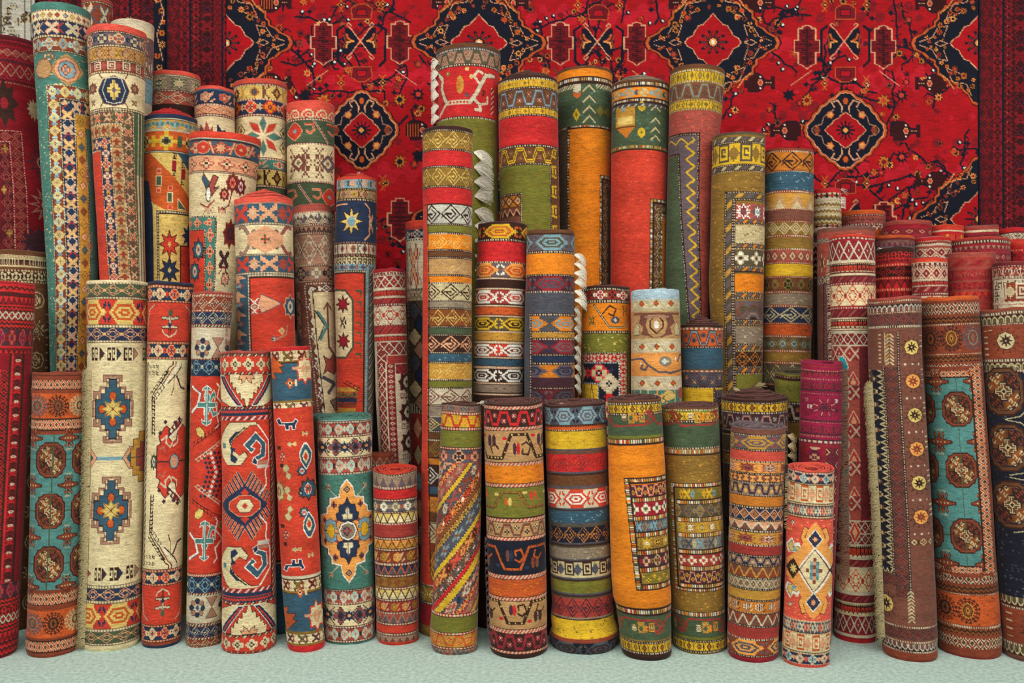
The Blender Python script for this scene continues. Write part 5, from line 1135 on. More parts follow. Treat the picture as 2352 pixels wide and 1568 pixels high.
def m8(c):
    c.rect(-1e3, 398, 1e3, 500, 'so', 'a')
    c.poly('h', [(0, 40), (-18, 10), (-14, 0), (0, 16), (4, 30)], -30, 400, 1, 1.3, '1', 'q', 2); c.poly('I', [(0, 40), (16, 4), (28, 8), (18, 28), (30, 24), (14, 42)], -38, 398, 1, 1.3, '1', 'd', 2); c.oval('w', -32, 448, 6, 18, 8, line='d'); c.line('I', [(-50, 470), (-34, 478), (-18, 462)], 4); c.mot('hd', -32, 484, 26, 20, 'IJb')
    palmette(c, 24, 418, 16, 24, 'L', 'r', 'q', 'x'); palmette(c, 6, 446, 12, 16, 'L', 'r', 'L', 'x'); c.line('L', [(24, 440), (18, 470), (4, 482)], 3); palmette(c, 44, 424, 12, 22, 'L', 'I', 'L'); c.mot('am', 2, 482, 20, 18, 'LIxr')
    c.frame(-1e3, 497, -10, 1300, '4:dt:db 26:cr:jxrxd:38 4:dt:db 0:sp:rp', shear=.02)
    palmette(c, -56, 575, 16, 26, 'h', 'x', 'd', 'G'); palmette(c, -66, 625, 14, 24, 'h', 'x', 'd', 'G')
    palmette(c, 26, 535, 18, 34, 'L', 'D', 'q', 'D'); c.mot('lf', 14, 600, 30, 60, 'dDLd', 4); palmette(c, 20, 640, 12, 18, 'x', 'r', 'd')
roll('306,437,597 420,437,585 660,440,560', '0:so:r 318:dd:zbG 322:so:d 325:cr:hrxbI:66 358:dd:dbx 362:cr:xIxad:48 394:dd:dbx 398:so:a',
     'r', (5, -.002, .3), vis=700, fn=lambda c: (m8(c), [star(c, 'x', x, 341, 17, 16, 8, .5, 'q') for x in (-8,)], [c.oval('r', x, 341, 13, 13, 8, .15, 8, 'x', 2) or c.oval('x', x, 341, 4, 4) for x in (-46, 38)], [c.poly('x', [(-8, -14), (-2, -14), (8, 14), (2, 14)], x, 341, 1 if x < 0 else -1, 1, '1', 'q', 1.5) for x in (-28, 18, 60)]),
     label='wide rolled carpet with red rim, blue flower border and palmettes on cream', group=GL)
def m5(c):
    c.rect(-1e3, 352, 1e3, 484, 'sp', 'EF')
    c.poly('p', [(-70, 352), (-42, 352), (64, 482), (-8, 482), (-42, 462), (-58, 400), (-70, 390)]); c.poly('g', [(-80, 400), (-46, 416), (-36, 480), (-36, 700), (-80, 700)]); c.poly('V', [(-80, 352), (-60, 352), (-54, 400), (-80, 404)]); c.poly('h', [(20, 352), (70, 352), (70, 400), (44, 384)])
    for x, y in ((14, 378), (36, 396)):
        c.rect(x - 5, y - 10, x + 5, y + 14, 'so', 't'); 
        for s in (-1, 1): c.mot('gk', x, y + s * 20, 12, 14, 'd')
    for x, y in ((-22, 416), (6, 454)):
        c.rect(x - 7, y - 12, x + 7, y + 12, 'so', 'a'); c.rect(x - 5, y - 10, x + 5, y + 10, 'so', 'k')
        for s in (-1, 1): c.rect(x - 6, y + s * 22 - 6, x + 6, y + s * 22 + 6, 'so', 'x'); c.rect(x - 4, y + s * 22 - 4, x + 4, y + s * 22 + 4, 'so', 'r')
    c.poly('k', [(26, 456), (26, 480), (46, 480)], 0, 0, 1, 1, '1', 'a', 2)
    c.frame(-28, 484, 150, 900, '6:dd:dbN 2:so:d 0:sp:EF')
    for y, k in ((562, 'r'), (622, 'g')): star(c, k, 4, y, 26, 32, 8, .52, 'd'); c.poly('E', [(0, -7), (5, 0), (0, 7), (-5, 0)], 4, y)
    star(c, 'g', 52, 540, 18, 30, 8, .5); c.rect(34, 566, 90, 700, 'sp', 'rt'); c.rect(31, 566, 34, 700, 'so', 'd'); c.rect(31, 563, 90, 566, 'so', 'd')
roll('264,330,451 450,332,438 635,335,437', '0:so:g 272:dd:dbG 276:am:FijEb:34 298:dd:dbG 303:cp:pnEkd:62 346:dd:dbG 352:so:E',
     's', (9, .07, .03), vis=680, fn=m5, label='rolled carpet with diagonal red, yellow and blue fields and a coned red coil top', group=GL)
roll('183,537,660 430,545,659', '0:so:B 193:dd:dbI 198:ko:EFMzd:52 228:dd:dbI 232:rs:gxrPo:44 262:dd:dbI 268:so:a 362:dd:dbI 368:fl:jIbxr:60 388:dd:dbI 392:ko:EmdMd:52 425:dd:dbI 432:so:k',
     'r', (4, .0, .4), vis=520, fn=lambda c: ([c.poly(k, [(0, -8), (9, -26), (0, -46), (-9, -26)], 0, 0) if 0 else c.poly(k, [(math.cos(t) * 8 - math.sin(t) * 0, math.sin(t) * 8), (math.cos(t + .3) * 26, math.sin(t + .3) * 30), (math.cos(t) * 44, math.sin(t) * 46), (math.cos(t - .3) * 26, math.sin(t - .3) * 30)], 4, 314, 1, 1, '1', 'J', 1.5) for t, k in [(PI * i / 4 + PI / 2, 'jr'[i % 2]) for i in range(8)]], [c.poly('a', [(0, -15), (9, 0), (0, 15), (-9, 0)], x, y, 1, 1, '1', 'd', 2) or c.poly('m', [(0, -7), (4, 0), (0, 7), (-4, 0)], x, y) for x, y in ((50, 302), (50, 336), (-46, 300))]),
     label='rolled carpet with big red and green flower on cream between gold geometric bands', group=GL)
roll('200,448,538 400,448,538', '0:so:B 206:so:h 210:fl:gxJxr:44 238:dd:dbI 244:dl:xqJ:40 262:dd:dbI 268:so:a',
     'r', (4, .0, .4), vis=430, fn=lambda c: (c.poly('I', [(-36, 330), (-30, 285), (-22, 300), (-18, 278), (-10, 300), (-4, 290), (-2, 330)]), c.poly('g', [(2, 330), (6, 285), (16, 300), (24, 296), (30, 320), (30, 330)])),
     label='small distant rolled carpet with navy flower band and peach diamond band', group=GL)
roll('164,348,459 400,348,455', '0:so:B 172:dd:NbP 176:st:yPkbP:48 208:dd:dbI 212:bi:IPyjd:44 240:dd:dbI', 'B', (4, .004, .4), vis=330, label='distant rolled carpet with red rim and grey-green star band, right of the tall cream pair', group=GL)
# ================================================================ far left
def m3(c):
    c.poly('g', [(0, -33), (30, -24), (44, 0), (30, 30), (0, 36)], -8, 208, .8, 1, 'h', 'M', 2); c.poly('b', [(0, -31), (22, -28), (34, 0), (22, 28), (0, 32)], -8, 208, .8, 1, 'h'); c.poly('g', [(0, -29), (20, -26), (32, 0), (20, 26), (0, 30)], -8, 208, .8, 1, 'h')
    c.poly('E', [(0, 24), (5, 24), (5, 16), (12, 16), (12, 6), (20, 6), (20, 0), (0, 0)], -8, 208, .8, 1, '4', 'd', 1.3); c.oval('V', -8, 208, 5, 7, 6)
    for x in (-56, 40): palmette(c, x, 200, 10, 14, 'M', 'c', 'M', 'M'); c.mot('lf', x, 234, 20, 14, 'MmMM')
    for s in (1, -1):
        for x in (-34, 18): c.line('M', [(x, 208 + s * 28), (x + (6 if x > 0 else -6), 208 + s * 38)], 3)
    c.frame(-1e3, 253, 38, 1500, '4:dd:dbm 26:lf:NIPcr:30 4:dd:dbm 26:ar:cqMVm:26 4:dd:dbm 26:rs:gxIFb:26 4:dd:dbm 0:sp:rI', shear=.03)
roll('60,203,333 250,212,329 415,221,327 600,231,331', '0:so:B 73:dd:dbI:6 78:rs:VgPxI:38 104:dd:dbm:6 110:lf:cMFqm:30 138:dd:dbm 142:cb:qbIgk:34 164:dd:dbm 170:so:a 248:dd:dbm 254:lf:kIPrb:30',
     'B', (4, -.01, .4), vis=700, fn=m3, label='tall rolled carpet with navy hexagon on cream end panel and nested brown borders', group=GL)
roll('46,257,353 300,250,344 600,242,340', '0:so:b 66:so:a 80:lf:VbIxV:40 122:dd:dbm 126:am:JVbNb:30 166:dd:dbm 172:sp:ij 230:bi:bNVMb:60',
     'a', (5, .022, .1), vis=640, label='tall rolled carpet with cream felt top, tucked behind the hexagon panel carpet', group=GL, fringe=[tuft(0, .05, .05, 'a', 40, .9, to=-60, h=.02)])
def m2(c):
    c.oval('c', 8, 160, 34, 34, 12, .12, 8, 'j', 2); c.oval('x', 8, 160, 27, 27, 8, .1, 8, 'm', 2); c.oval('i', 8, 160, 17, 18, 8, .2, 8, 'q', 2); c.mot('rs', 8, 160, 26, 28, 'qxxrk'); c.oval('c', -42, 158, 16, 26, 8, .15, 6, 'q', 2); c.mot('am', -30, 130, 26, 18, 'qPIb')
    c.frame(-40, 195, 300, 1500, '4:dd:dbm 26:rs:qGEiP:30 4:dd:dbm 28:lf:gbxrE:34 4:dd:dbm 26:dn:FmhqFx:30 4:dd:dbm 0:sp:jk', shear=-.01)
    c.mot('hd', 42, 400, 20, 50, 'JIb', 4); c.mot('hd', 44, 560, 20, 60, 'JIx', 4); c.mot('cr', 48, 720, 14, 30, 'JIbx')
roll('8,76,203 210,89,207 415,101,216 622,113,222 850,119,210', '0:so:j 24:dd:Nbq 28:dn:aqcIiE:16 44:dd:dbm 50:lf:gxbrP:44 80:dd:dbm 88:rs:qGcbi:30 116:dd:dbm 121:sp:jP',
     'j', (4, -.01, .4), vis=950, fn=m2, label='very tall leaning rolled carpet with green, navy and gold nested borders of flowers', group=GL)
roll('-6,190,257 300,190,250', '0:so:I 4:dd:dbm 8:lf:qhPIb:40 60:so:q', 'I', (4, .0, .4), vis=300, label='tall rolled carpet with red rim, just showing behind the very tall green edged one', group=GL)
def m66(c):
    for y in (690, 830, 970, 1110, 1250, 1390):
        c.oval('P', 30, y, 16, 20, 8); c.oval('e', 30, y, 14, 18, 8); c.mot('rs', 30, y, 20, 26, 'PMPMd')
    for y in (760, 900, 1040, 1180, 1320): star(c, 'P', 30, y, 20, 24, 10, .45); star(c, 'e', 30, y, 15, 19, 10, .5); c.mot('cr', 30, y, 16, 20, 'PMdP')
    for k in range(40): c.rect(49, 720 + k * 18, 54, 723 + k * 18, 'so', 'P')
roll('578,-8,113 1050,-16,110 1500,-30,92', '0:so:e 588:dt:Pe 592:ms:ePdMb:12 612:so:P 615:so:e 620:dd:ePd 626:wk:dPM:16 646:dd:ePd 652:sp:eM', 'e', (6, .01, .1), vis=1500, fn=m66,
     label='dark brown rolled carpet with thin white octagons, behind the crimson zigzag carpet', group=GL, fringe=[tuft(-60, .6, .045, 'y', 34, .5, to=80)])
def m1(c):
    c.oval('d', -2, 240, 24, 48, 16, .22, 8); c.oval('t', -2, 240, 8, 14, 8)
    c.frame(-1e3, 302, 30, 1000, '3:dt:tb 22:dl:uIIY:24 3:dt:tb 22:bi:uIDdI:30 0:dl:uYIT:26')
    for x, y in ((-6, 345), (-14, 440), (-6, 540)): c.mot('cr', x, y, 14, 24, 'mFmP')
    for y in (370, 470, 560): star(c, 'D' if y != 470 else 'J', 66, y, 34, 42, 12, .5); star(c, 't', 66, y, 24, 30, 12, .55); c.oval('P', 66, y, 11, 15, 8); c.oval('D', 66, y, 8, 11, 8)
    star(c, 'P', 60, 245, 16, 28, 12, .6)
    star(c, 'D', 50, 560, 40, 40, 12, .6)
roll('84,-76,84 300,-66,96 440,-60,112 590,-60,120', '0:so:u 92:zz:tuY:8 112:dl:tJIY:20 130:zz:YtD:10 146:dl:YJtt:22 176:zz:ut:9 190:dt:tJ 194:sp:Yt', 'u', (4, .01, .2), vis=640, fn=m1,
     label='large crimson rolled carpet with dark tribal medallions, slumping at the left edge', group=GL, wob=3.2)
# ================================================================ right block, behind
roll('603,2282,2372 900,2290,2384', '0:so:L 610:dt:Lb 614:am:ZbLMe:18 634:di:Mdb:12 640:so:M', 'q', (5, .0, .3), vis=740, fn=lambda c: (c.frame(-42, 642, 100, 800, '3:so:b 18:gk:NbP:30 3:so:b 0:so:b'), c.rect(-20, 650, 60, 692, 'cb', 'qbPJe', 44), c.rect(-44, 692, 60, 700, 'ms', 'Zb', 8)),
     label='rolled carpet with cream fretwork panel, behind the near-black one at the right edge', group=GR)
roll('582,2173,2282 900,2182,2290', '0:so:I 592:so:Z 596:sl:ZtI:20 614:so:I 620:am:ZtIKt:24 644:so:I 650:wk:ZtIt:22 666:so:I 672:zg:Ztr:16 690:so:Z', 'I', (5, .0, .3), vis=740, label='brick red rolled carpet with faint dark red triangle bands', group=GR, fringe=[seam_fringe(-54, 600, 690, .012, 'b', 60, -1, .8), tuft(-100, .9, .02, 'w', 12)])
roll('593,2096,2173 900,2102,2180', '0:so:r 602:ms:IbLb:8 610:dt:Lb 615:dl:IbLb:22 642:so:b 645:ms:bLrL:16 656:so:b 659:sl:tJL:12 672:dt:Lb:5 680:bi:bZL:26', 'L', (4, .0, .35), vis=740, label='small maroon and white diamond rolled carpet, front one of the two white-patterned', group=GR, fringe=[tuft(50, .9, .03, 'w', 16, .3)])
roll('571,2008,2097 900,2014,2104', '0:so:d 580:wk:sdY:14 594:am:sdYDt:16 606:dt:sx 612:hk:dsYt:36 636:dt:sx 644:zg:sdt:18 662:dt:sx 670:di:dsY:8', 'd', (5, .0, .3), vis=740, label='bright crimson rolled carpet with black top edge and black zigzag bands', group=GR, fringe=[tuft(-60, .6, .04, 'w', 26, .4)])
roll('524,1878,2006 900,1880,2012', '0:so:M 532:so:I 546:dl:VPzL:14 556:so:I 570:cr:IMPLq:26 634:dl:VPL:14 652:so:M', 'V', (5, .006, .2), vis=960, fn=lambda c: (c.frame(-50, 650, 150, 1400, '2:so:d 12:zz:LVM:10 0:sp:LI'), [c.mot('bi', -30, y, 18, 40, 'bVP') for y in (680, 760, 850)]),
     label='dusty maroon rolled carpet standing just behind the maroon and cream one', group=GR)
roll('543,2008,2098 800,2012,2100', '0:so:p 548:so:L 552:zg:LVM:12 566:so:V', 'p', (6, .008, .1), vis=650, label='plum rolled carpet with orange coiled rim', group=GR, fringe=[tuft(20, .4, .04, 'w', 30, .4, to=80)])
roll('546,2099,2182 800,2104,2188', '0:so:s 554:ms:bILb:10 562:so:b 565:so:I 570:dl:IbLb:24 592:so:b', 'y', (5, .0, .3), vis=650, label='maroon and white diamond rolled carpet with grey rim, farther of the white-patterned pair', group=GR)
roll('548,2183,2312 800,2190,2320', '0:so:Z 552:ck0:Lbd 553:dd:Lbd:7 560:so:t 566:zg:KLJ:12 578:so:K 584:dl:LKJ:16 600:so:L'.replace('ck0', 'dd'), 'r', (6, .004, .2), vis=650, label='wide red rolled carpet with checked white and black line under its rim', group=GR)
roll('554,2312,2400 800,2316,2410', '0:so:r 562:so:s 570:dt:sx 576:rs:sdtDt:20 594:so:t', 's', (5, .0, .3), vis=660, label='crimson rolled carpet with black flower band, cut by the right edge above the fretwork one', group=GR)
roll('484,2031,2031 800,2031,2131'.replace('484,2031,2031', '508,2031,2136'), '0:so:I 516:so:t 526:dl:KLxL:30 540:so:K', 'K', (5, .0, .3), vis=620, label='back row crimson rolled carpet with one faint diamond band and white yarn tuft', group=GR, fringe=[tuft(-60, .6, .04, 'w', 26, .5, to=80)])
roll('518,2136,2210 800,2140,2214', '0:so:r 527:dd:sab:8 534:so:s 540:rs:rnYqd:18', 'p', (4, .0, .4), vis=620, label='small orange-red back row rolled carpet with cream dotted line', group=GR)
roll('519,2210,2290 800,2214,2294', '0:so:I 527:dd:Kab:8 536:so:K 541:dl:LKJ:16', 'V', (5, .003, .3), vis=620, label='small back row rolled carpet with mauve rim and cream dotted line', group=GR)
roll('526,2289,2372 800,2292,2378', '0:so:s 534:so:L 537:hd:bdLbd:18 550:so:r', 's', (5, .006, .2), vis=620, label='back row rolled carpet with white patterned band, cut by the right edge', group=GR, fringe=[tuft(-60, .5, .04, 'w', 20, .4, to=80)])
roll('485,1930,2031 800,1936,2038', '0:so:p 492:dt:Lb 498:am:IMLVt:20 514:dt:Lb 519:ah:LbZ:12 530:so:p', 'p', (5, .0, .3), vis=600, label='back row rolled carpet with orange-brown rim over purple-brown zigzag and white arch bands', group=GR)
roll('434,1866,1931 900,1864,1936', '0:so:s 444:rs:brddd:12 456:so:b 460:zz:Pbm:9 494:zz:PmN:10 516:rs:brddd:12 524:so:b 530:ms:bNdNb:14 560:zz:Nbd:12 640:rs:NbdPM:26', 'z', (5, .0, .3), vis=960, label='tall slim white and khaki zigzag rolled carpet with red top band', group=GR, fringe=[tuft(95, .9, .05, 'w', 24, .1, to=100), seam_fringe(31, 450, 476, .03, 'w', 60, 1, .4)])
# ---------------------------------------------------------------- hung carpets behind
YW = max(r['Yb'] + LEAN * r['top'] + float(r['R'][0]) for r in ROLLS) + .10
def sheet(name, x0, x1, y0, y1, Y, cell, paint, parent, mat=WOVEN, seed=3, wave=.012):
    """a piece of hanging carpet seen from x0..x1 and y0..y1 (photo px), Y metres away, with real thickness"""
    U = np.arange(x0, x1 + cell, cell); V = np.arange(y0, y1 + cell, cell)
    c = Canvas(U, V); paint(c); col = c.colours(seed, .05, .10)
    X = (U - CX) * Y / F; Z = CH - (V - HZ) * Y / F
    XX, ZZ = np.meshgrid(X, Z)
    D = lambda x, z: wave * (np.sin(x * 3.1 + .6) * .7 + .5 * np.sin(x * 7.3 + z * .8) + .25 * np.sin(z * 4 + x))
    P = np.stack([XX, Y + D(XX, ZZ), ZZ], -1)
    # turn the rim back by the thickness of the pile
    nr, nc = P.shape[:2]
    pad = np.pad(P, ((1, 1), (1, 1), (0, 0)), 'edge'); pc = np.pad(col, ((1, 1), (1, 1), (0, 0)), 'edge') * 1.0
    pad[0, :, 1] += .012; pad[-1, :, 1] += .012; pad[:, 0, 1] += .012; pad[:, -1, 1] += .012
    org = np.array(parent.location)
    return fast_mesh(name, pad.reshape(-1, 3) - org, grid_quads(nr + 2, nc + 2), mat, parent, pc.reshape(-1, 3))
random.seed(11)
def flower(c, x, y, r, k=None):
    n = random.choice([7, 8, 9]); a = k or random.choice('UOpUq')
    P = []
    for i in range(2 * n):
        q = r * (1 if i % 2 == 0 else .55) * random.uniform(.85, 1.1); t = PI * i / n; P.append((q * math.cos(t), q * math.sin(t)))
    c.poly('S', [(px * 1.2, py * 1.2) for px, py in P], x, y); c.poly(a, P, x, y); c.oval(random.choice('XrY'), x, y, r * .42, r * .42, 7)
def lobed(cx, cy, w, h, k=0.12, n=12, e=1.12):
    """stepped diamond outline"""
    P = []
    for i in range(n * 4):
        t = 2 * PI * i / (n * 4); a, b = abs(math.cos(t)), abs(math.sin(t))
        r = 1 / (a ** e + b ** e) ** (1 / e) * (1 + k * math.cos(8 * t) * .6 + (.022 if i % 2 else -.022))
        P.append((r * math.cos(t), r * math.sin(t)))
    return P
def bigmed(c, cx, cy, w=142, h=134):
    P = lobed(0, 0, 1, 1, .10, 16)
    c.poly('S', P, cx, cy, w * 1.08, h * 1.06); c.poly('p', P, cx, cy, w * 1.05, h * 1.04); c.poly('X', P, cx, cy, w, h)
    for fx, fy in ((1, 1), (-1, 1), (1, -1), (-1, -1)):
        v = [(.12, .9), (.2, .7), (.42, .66), (.52, .42), (.3, .52)]; c.line('x', v, 1.7, cx, cy, w * fx, h * fy)
        v = [(.95, .03), (.75, .1), (.66, .26), (.5, .3), (.56, .12)]; c.line('x', v, 1.7, cx, cy, w * fx, h * fy)
        c.line('x', [(.5, 0), (.62, .05), (.7, .0)], 1.6, cx, cy, w * fx, h * fy)
        for px, py, s in ((.24, .56, 9), (.4, .42, 11), (.62, .2, 10), (.12, .72, 8), (.34, .2 + .4, 7), (.78, .06, 6), (.52, .38, 8), (.08, .62, 7), (.7, .12, 6), (.3, .74, 8), (.46, .52, 9), (.18, .82, 6), (.6, .32, 8), (.84, .1, 6), (.36, .5, 6), (.55, .06, 6)):
            flower(c, cx + fx * px * w + random.uniform(-3, 3), cy + fy * py * h + random.uniform(-3, 3), s * random.uniform(.7, 1.0), random.choice('UOUpq'))
        c.line('q', [(.4, .78), (.5, .62), (.62, .52)], 5, cx, cy, w * fx, h * fy); c.line('O', [(.4, .78), (.5, .62), (.62, .52)], 2, cx, cy, w * fx, h * fy)
    Q = lobed(0, 0, 1, 1, .09, 9)
    c.poly('x', Q, cx, cy, w * .45, h * .47); c.poly('R', Q, cx, cy, w * .43, h * .45)
    for t in range(10): a = 2 * PI * t / 10; c.poly('X', [(6, 0), (26, -5), (32, 0), (26, 5)], cx, cy, 1, 1) if 0 else c.line('X', [(math.cos(a) * 8, math.sin(a) * 8), (math.cos(a) * 30, math.sin(a) * 26)], 6, cx, cy)
    for t in range(10): a = 2 * PI * t / 10; c.line('q', [(math.cos(a) * 14, math.sin(a) * 12), (math.cos(a) * 26, math.sin(a) * 22)], 2, cx, cy)
    c.oval('O', cx, cy, 9, 9, 8); c.oval('w', cx, cy, 4, 5, 6)
def smallmed(c, cx, cy, w=68, h=84):
    P = lobed(0, 0, 1, 1, .02, 10, 1.3)
    c.poly('S', P, cx, cy, w * 1.32, h * 1.14); c.poly('p', P, cx, cy, w * 1.27, h * 1.11); c.poly('X', P, cx, cy, w * 1.18, h * 1.04)
    c.poly(None, P, cx, cy, w * 1.18, h * 1.04, '1', 'x', 2)
    for fx, fy in ((1, 1), (-1, 1), (1, -1), (-1, -1)):
        c.line('x', [(.12, .5), (.1, .64), (.24, .82), (.42, .76), (.34, .64)], 3.2, cx, cy, w * fx, h * fy); c.oval('O', cx + fx * w * .48, cy + fy * h * .42, 8, 8, 6, .2, 5, 'p')
        c.line('J', [(.36, .56), (.66, .36), (.72, .16), (.92, .12), (1.02, .02)], 2.2, cx, cy, w * fx, h * fy); c.poly('p', [(.86, .02), (.8, .1), (.92, .12)], cx, cy, w * fx, h * fy)
    c.oval('p', cx, cy - h * .8, 6, 9, 6); c.oval('p', cx, cy + h * .8, 6, 9, 6); c.oval('q', cx - w * .86, cy, 8, 7, 6); c.oval('q', cx + w * .86, cy, 8, 7, 6)
    Q = lobed(0, 0, 1, 1, .05, 6)
    c.poly('x', Q, cx, cy, w * .64, h * .5); c.poly('R', Q, cx, cy, w * .60, h * .47)
    for t in range(12): a = 2 * PI * t / 12; c.line('X', [(math.cos(a) * 7, math.sin(a) * 7), (math.cos(a) * 21, math.sin(a) * 21)], 3.4, cx, cy)
    c.oval('X', cx, cy, 12, 12, 8); c.oval('O', cx, cy, 7, 7, 4)
def cartouche(c, cx, cy):
    P = [(0, -48), (10, -46), (10, -41), (20, -41), (20, -14), (29, -14), (29, 14), (20, 14), (20, 40), (10, 44), (0, 52)]
    c.poly('T', P, cx, cy, 1, 1, 'h'); 
    for s in (1, -1): c.line('x', [(s * x, y) for x, y in P], 2.2, cx, cy)
    for k in range(8):
        y = -36 + k * 10; s = 1 if k % 2 else -1
        c.line('S', [(-14 * s, y), (10 * s, y), (10 * s, y + 5), (-4 * s, y + 5)], 2.6, cx, cy)
    c.line('S', [(0, -40), (0, 42)], 2.4, cx, cy)
    for y in (-4, 4): c.line('S', [(-24, y), (24, y)], 2.2, cx, cy)
def butterfly(c, cx, cy):
    for s in (1, -1):
        c.poly('X', [(4, 0), (14, -14), (30, -30), (42, -34), (46, -14), (48, 0), (46, 14), (42, 34), (30, 30), (14, 14)], cx, cy, s * .82, .95)
        c.line('x', [(0, 0), (14, -14), (24, -26), (40, -38), (34, -42), (26, -36)], 2.3, cx, cy, s * .8, 1); c.line('x', [(0, 0), (14, 14), (24, 26), (40, 38), (34, 42), (26, 36)], 2.3, cx, cy, s * .8, 1)
        c.line('p', [(18, 0), (28, -6), (32, -16)], 5, cx, cy, s, 1); c.line('O', [(16, 0), (30, 2), (32, 14)], 4, cx, cy, s, 1); c.line('q', [(38, -14), (34, 0), (38, 14)], 4, cx, cy, s, 1)
def vasefig(c, cx, cy, s=1):
    c.poly('S', [(-38, -12), (-30, -12), (-28, -22), (-6, -22), (4, -16), (12, -6), (24, -6), (26, -14), (34, -14), (34, 14), (26, 14), (24, 6), (12, 6), (4, 16), (-6, 22), (-28, 22), (-30, 12), (-38, 12)], cx, cy, s, 1, '1', 'X', 2)
    for k in range(5): c.line('p', [(-34 + k * 6, -14), (-34 + k * 6, 14)], 1.8, cx, cy, s, 1)
    c.oval('x', cx + s * 0, cy, 6, 8, 6); c.oval('r', cx, cy, 4, 5, 6); c.oval('w', cx, cy - 13, 3, 3, 4); c.oval('w', cx, cy + 13, 3, 3, 4)
    for k in range(3): c.oval('x', cx + s * (14 + k * 5), cy, 1.4, 1.4, 4)
def branch(c, x, y, a, n=9, step=17):
    P = [(x, y)]
    for i in range(n):
        a += random.uniform(-.75, .75); x += step * math.cos(a); y += step * math.sin(a); P.append((x, y))
    c.line('X', P, 4.6)
    for (px, py) in P[1:]:
        q = random.random(); b = a + random.choice([-1, 1]) * 1.2
        ex, ey = px + 13 * math.cos(b), py + 13 * math.sin(b)
        c.line('X', [(px, py), (ex, ey)], 2.6)
        if q < .22: c.oval('X', ex, ey, 6, 6, 7); c.oval('w', ex + 1, ey - 1, 3, 3, 5)
        elif q < .4: flower(c, ex, ey, random.uniform(7, 11))
        elif q < .62: c.poly('X', [(0, -7), (4, -2), (9, 0), (3, 3), (0, 8), (-4, 2), (-9, 0), (-3, -3)], ex, ey)
        elif q < .75: c.oval('T', ex, ey, 8, 6, 9, .3, 4)
def field(c):
    c.g[:] = IDX['R']
    X, Y = np.meshgrid(c.U, c.Y)
    ab = np.sin(Y / 23) * np.sin(X / 190 + Y / 61) + .6 * np.sin(X / 7.3 + Y / 40) * np.sin(Y / 9)
    c.g[ab > .62] = IDX['2']; c.g[ab < -.95] = IDX['Y']
    cx4 = (518, 1100, 1637, 2250); mids = (831, 1375, 1942)
    for i in range(190):
        branch(c, random.uniform(518, 2248), random.uniform(-60, 640), random.uniform(0, 6.28), random.randint(5, 9))
    for i in range(240): flower(c, random.uniform(518, 2248), random.uniform(-60, 620), random.uniform(5, 11), random.choice('UUpqYYqT'))
    for m in mids:
        for y, s in ((168, 1), (30, -1), (430, -1), (-110, 1), (565, 1)):
            c.poly('T', [(-22, -14), (22, -14), (24, 10), (8, 20), (-8, 20), (-24, 10)], m, y, 1, s, '1', 'p', 2); c.poly('R', [(-12, -6), (12, -6), (10, 8), (-10, 8)], m, y, 1, s, '1', 'X', 2)
        for dx in (-1, 1):
            for y in (190, 420, 10): c.mot('hd', m + dx * 48, y, 16, 34, 'UXO', 4)
            vasefig(c, m + dx * 140, 300, dx); vasefig(c, m + dx * 196, 190, -dx); vasefig(c, m + dx * 196, 415, -dx); vasefig(c, m + dx * 196, 6, -dx)
            for y in (230, 372): flower(c, m + dx * 88, y, 16, 'U'); flower(c, m + dx * 130, y - 12, 15, 'X')
            c.line('x', [(m + dx * 78, 120 + 42), (m + dx * 110, 185), (m + dx * 126, 196)], 1.6)
            c.line('X', [(m + dx * 42, 60), (m + dx * 56, 70), (m + dx * 54, 140), (m + dx * 42, 152)], 6)
            for yc in (98, 503): cartouche(c, m + dx * 88, yc + (8 if m > 1900 else 0))
    for m in mids:
        for yc in (95, 500): butterfly(c, m - 3, yc)
        smallmed(c, m, 299, 68 if m < 900 else 76)
    for m in cx4:
        bigmed(c, m, 98); bigmed(c, m, 503)
        bigmed(c, m, -307)
def border(c):
    X = c.U; w = X[-1] - X[0]; x = X[0]; c.g[:] = IDX['S']
    seq = [(4, 'so', 'X'), (28, 'dl', 'STYu'), (20, 'rs', 'YSTXS'), (4, 'so', 'X'), (22, 'tb', 'STYSu'), (30, 'lf', 'SYTYX'), (18, 'hd', 'TSYS'), (4, 'so', 'X'), (24, 'rs', 'TXYYS'), (12, 'zg', 'STS')]
    i = 0
    while x < X[-1]:
        ww, k, cols = seq[i % len(seq)]; c.rect(x, -1e3, x + ww, 2e3, k, cols, 0, True); x += ww; i += 1
    for y in range(-50, 700, 22):
        for dx in (64, 142): c.oval('I', X[0] + dx, y, 2.2, 2.2, 5)
YC = YW
rug = empty('hanging_carpet', ((1376 - CX) * YC / F, YC, CH - (330 - HZ) * YC / F), 'huge red carpet with navy medallions hung on the wall behind the rolls', 'carpet', 'carpets hung on the back wall')
sheet('field', 519, 2247, -90, 700, YC, 2.0, field, rug, seed=5)
sheet('left_border'.replace('left_', ''), 381, 517, -90, 700, YC, 2.2, border, rug, seed=6)
sheet('border', 2249, 2470, -90, 700, YC, 2.2, border, rug, seed=8)
def second(c):
    border(c)
    c.rect(352, -1e3, 400, 2e3, 'so', 'X')
    for i in range(26): flower(c, 366 + random.uniform(-8, 8), -80 + i * 26, random.uniform(7, 11), random.choice('UUOr'))
    c.line('x', [(372, -60), (362, -20), (376, 30), (360, 80), (374, 140)], 1.8)
r2 = empty('hanging_carpet', ((250 - CX) * (YC + .03) / F, YC + .03, 2.4), 'dark red border of a second hung carpet, left of the huge red one', 'carpet', 'carpets hung on the back wall')
sheet('field', 80, 380, -90, 560, YC + .03, 2.4, second, r2, seed=12)
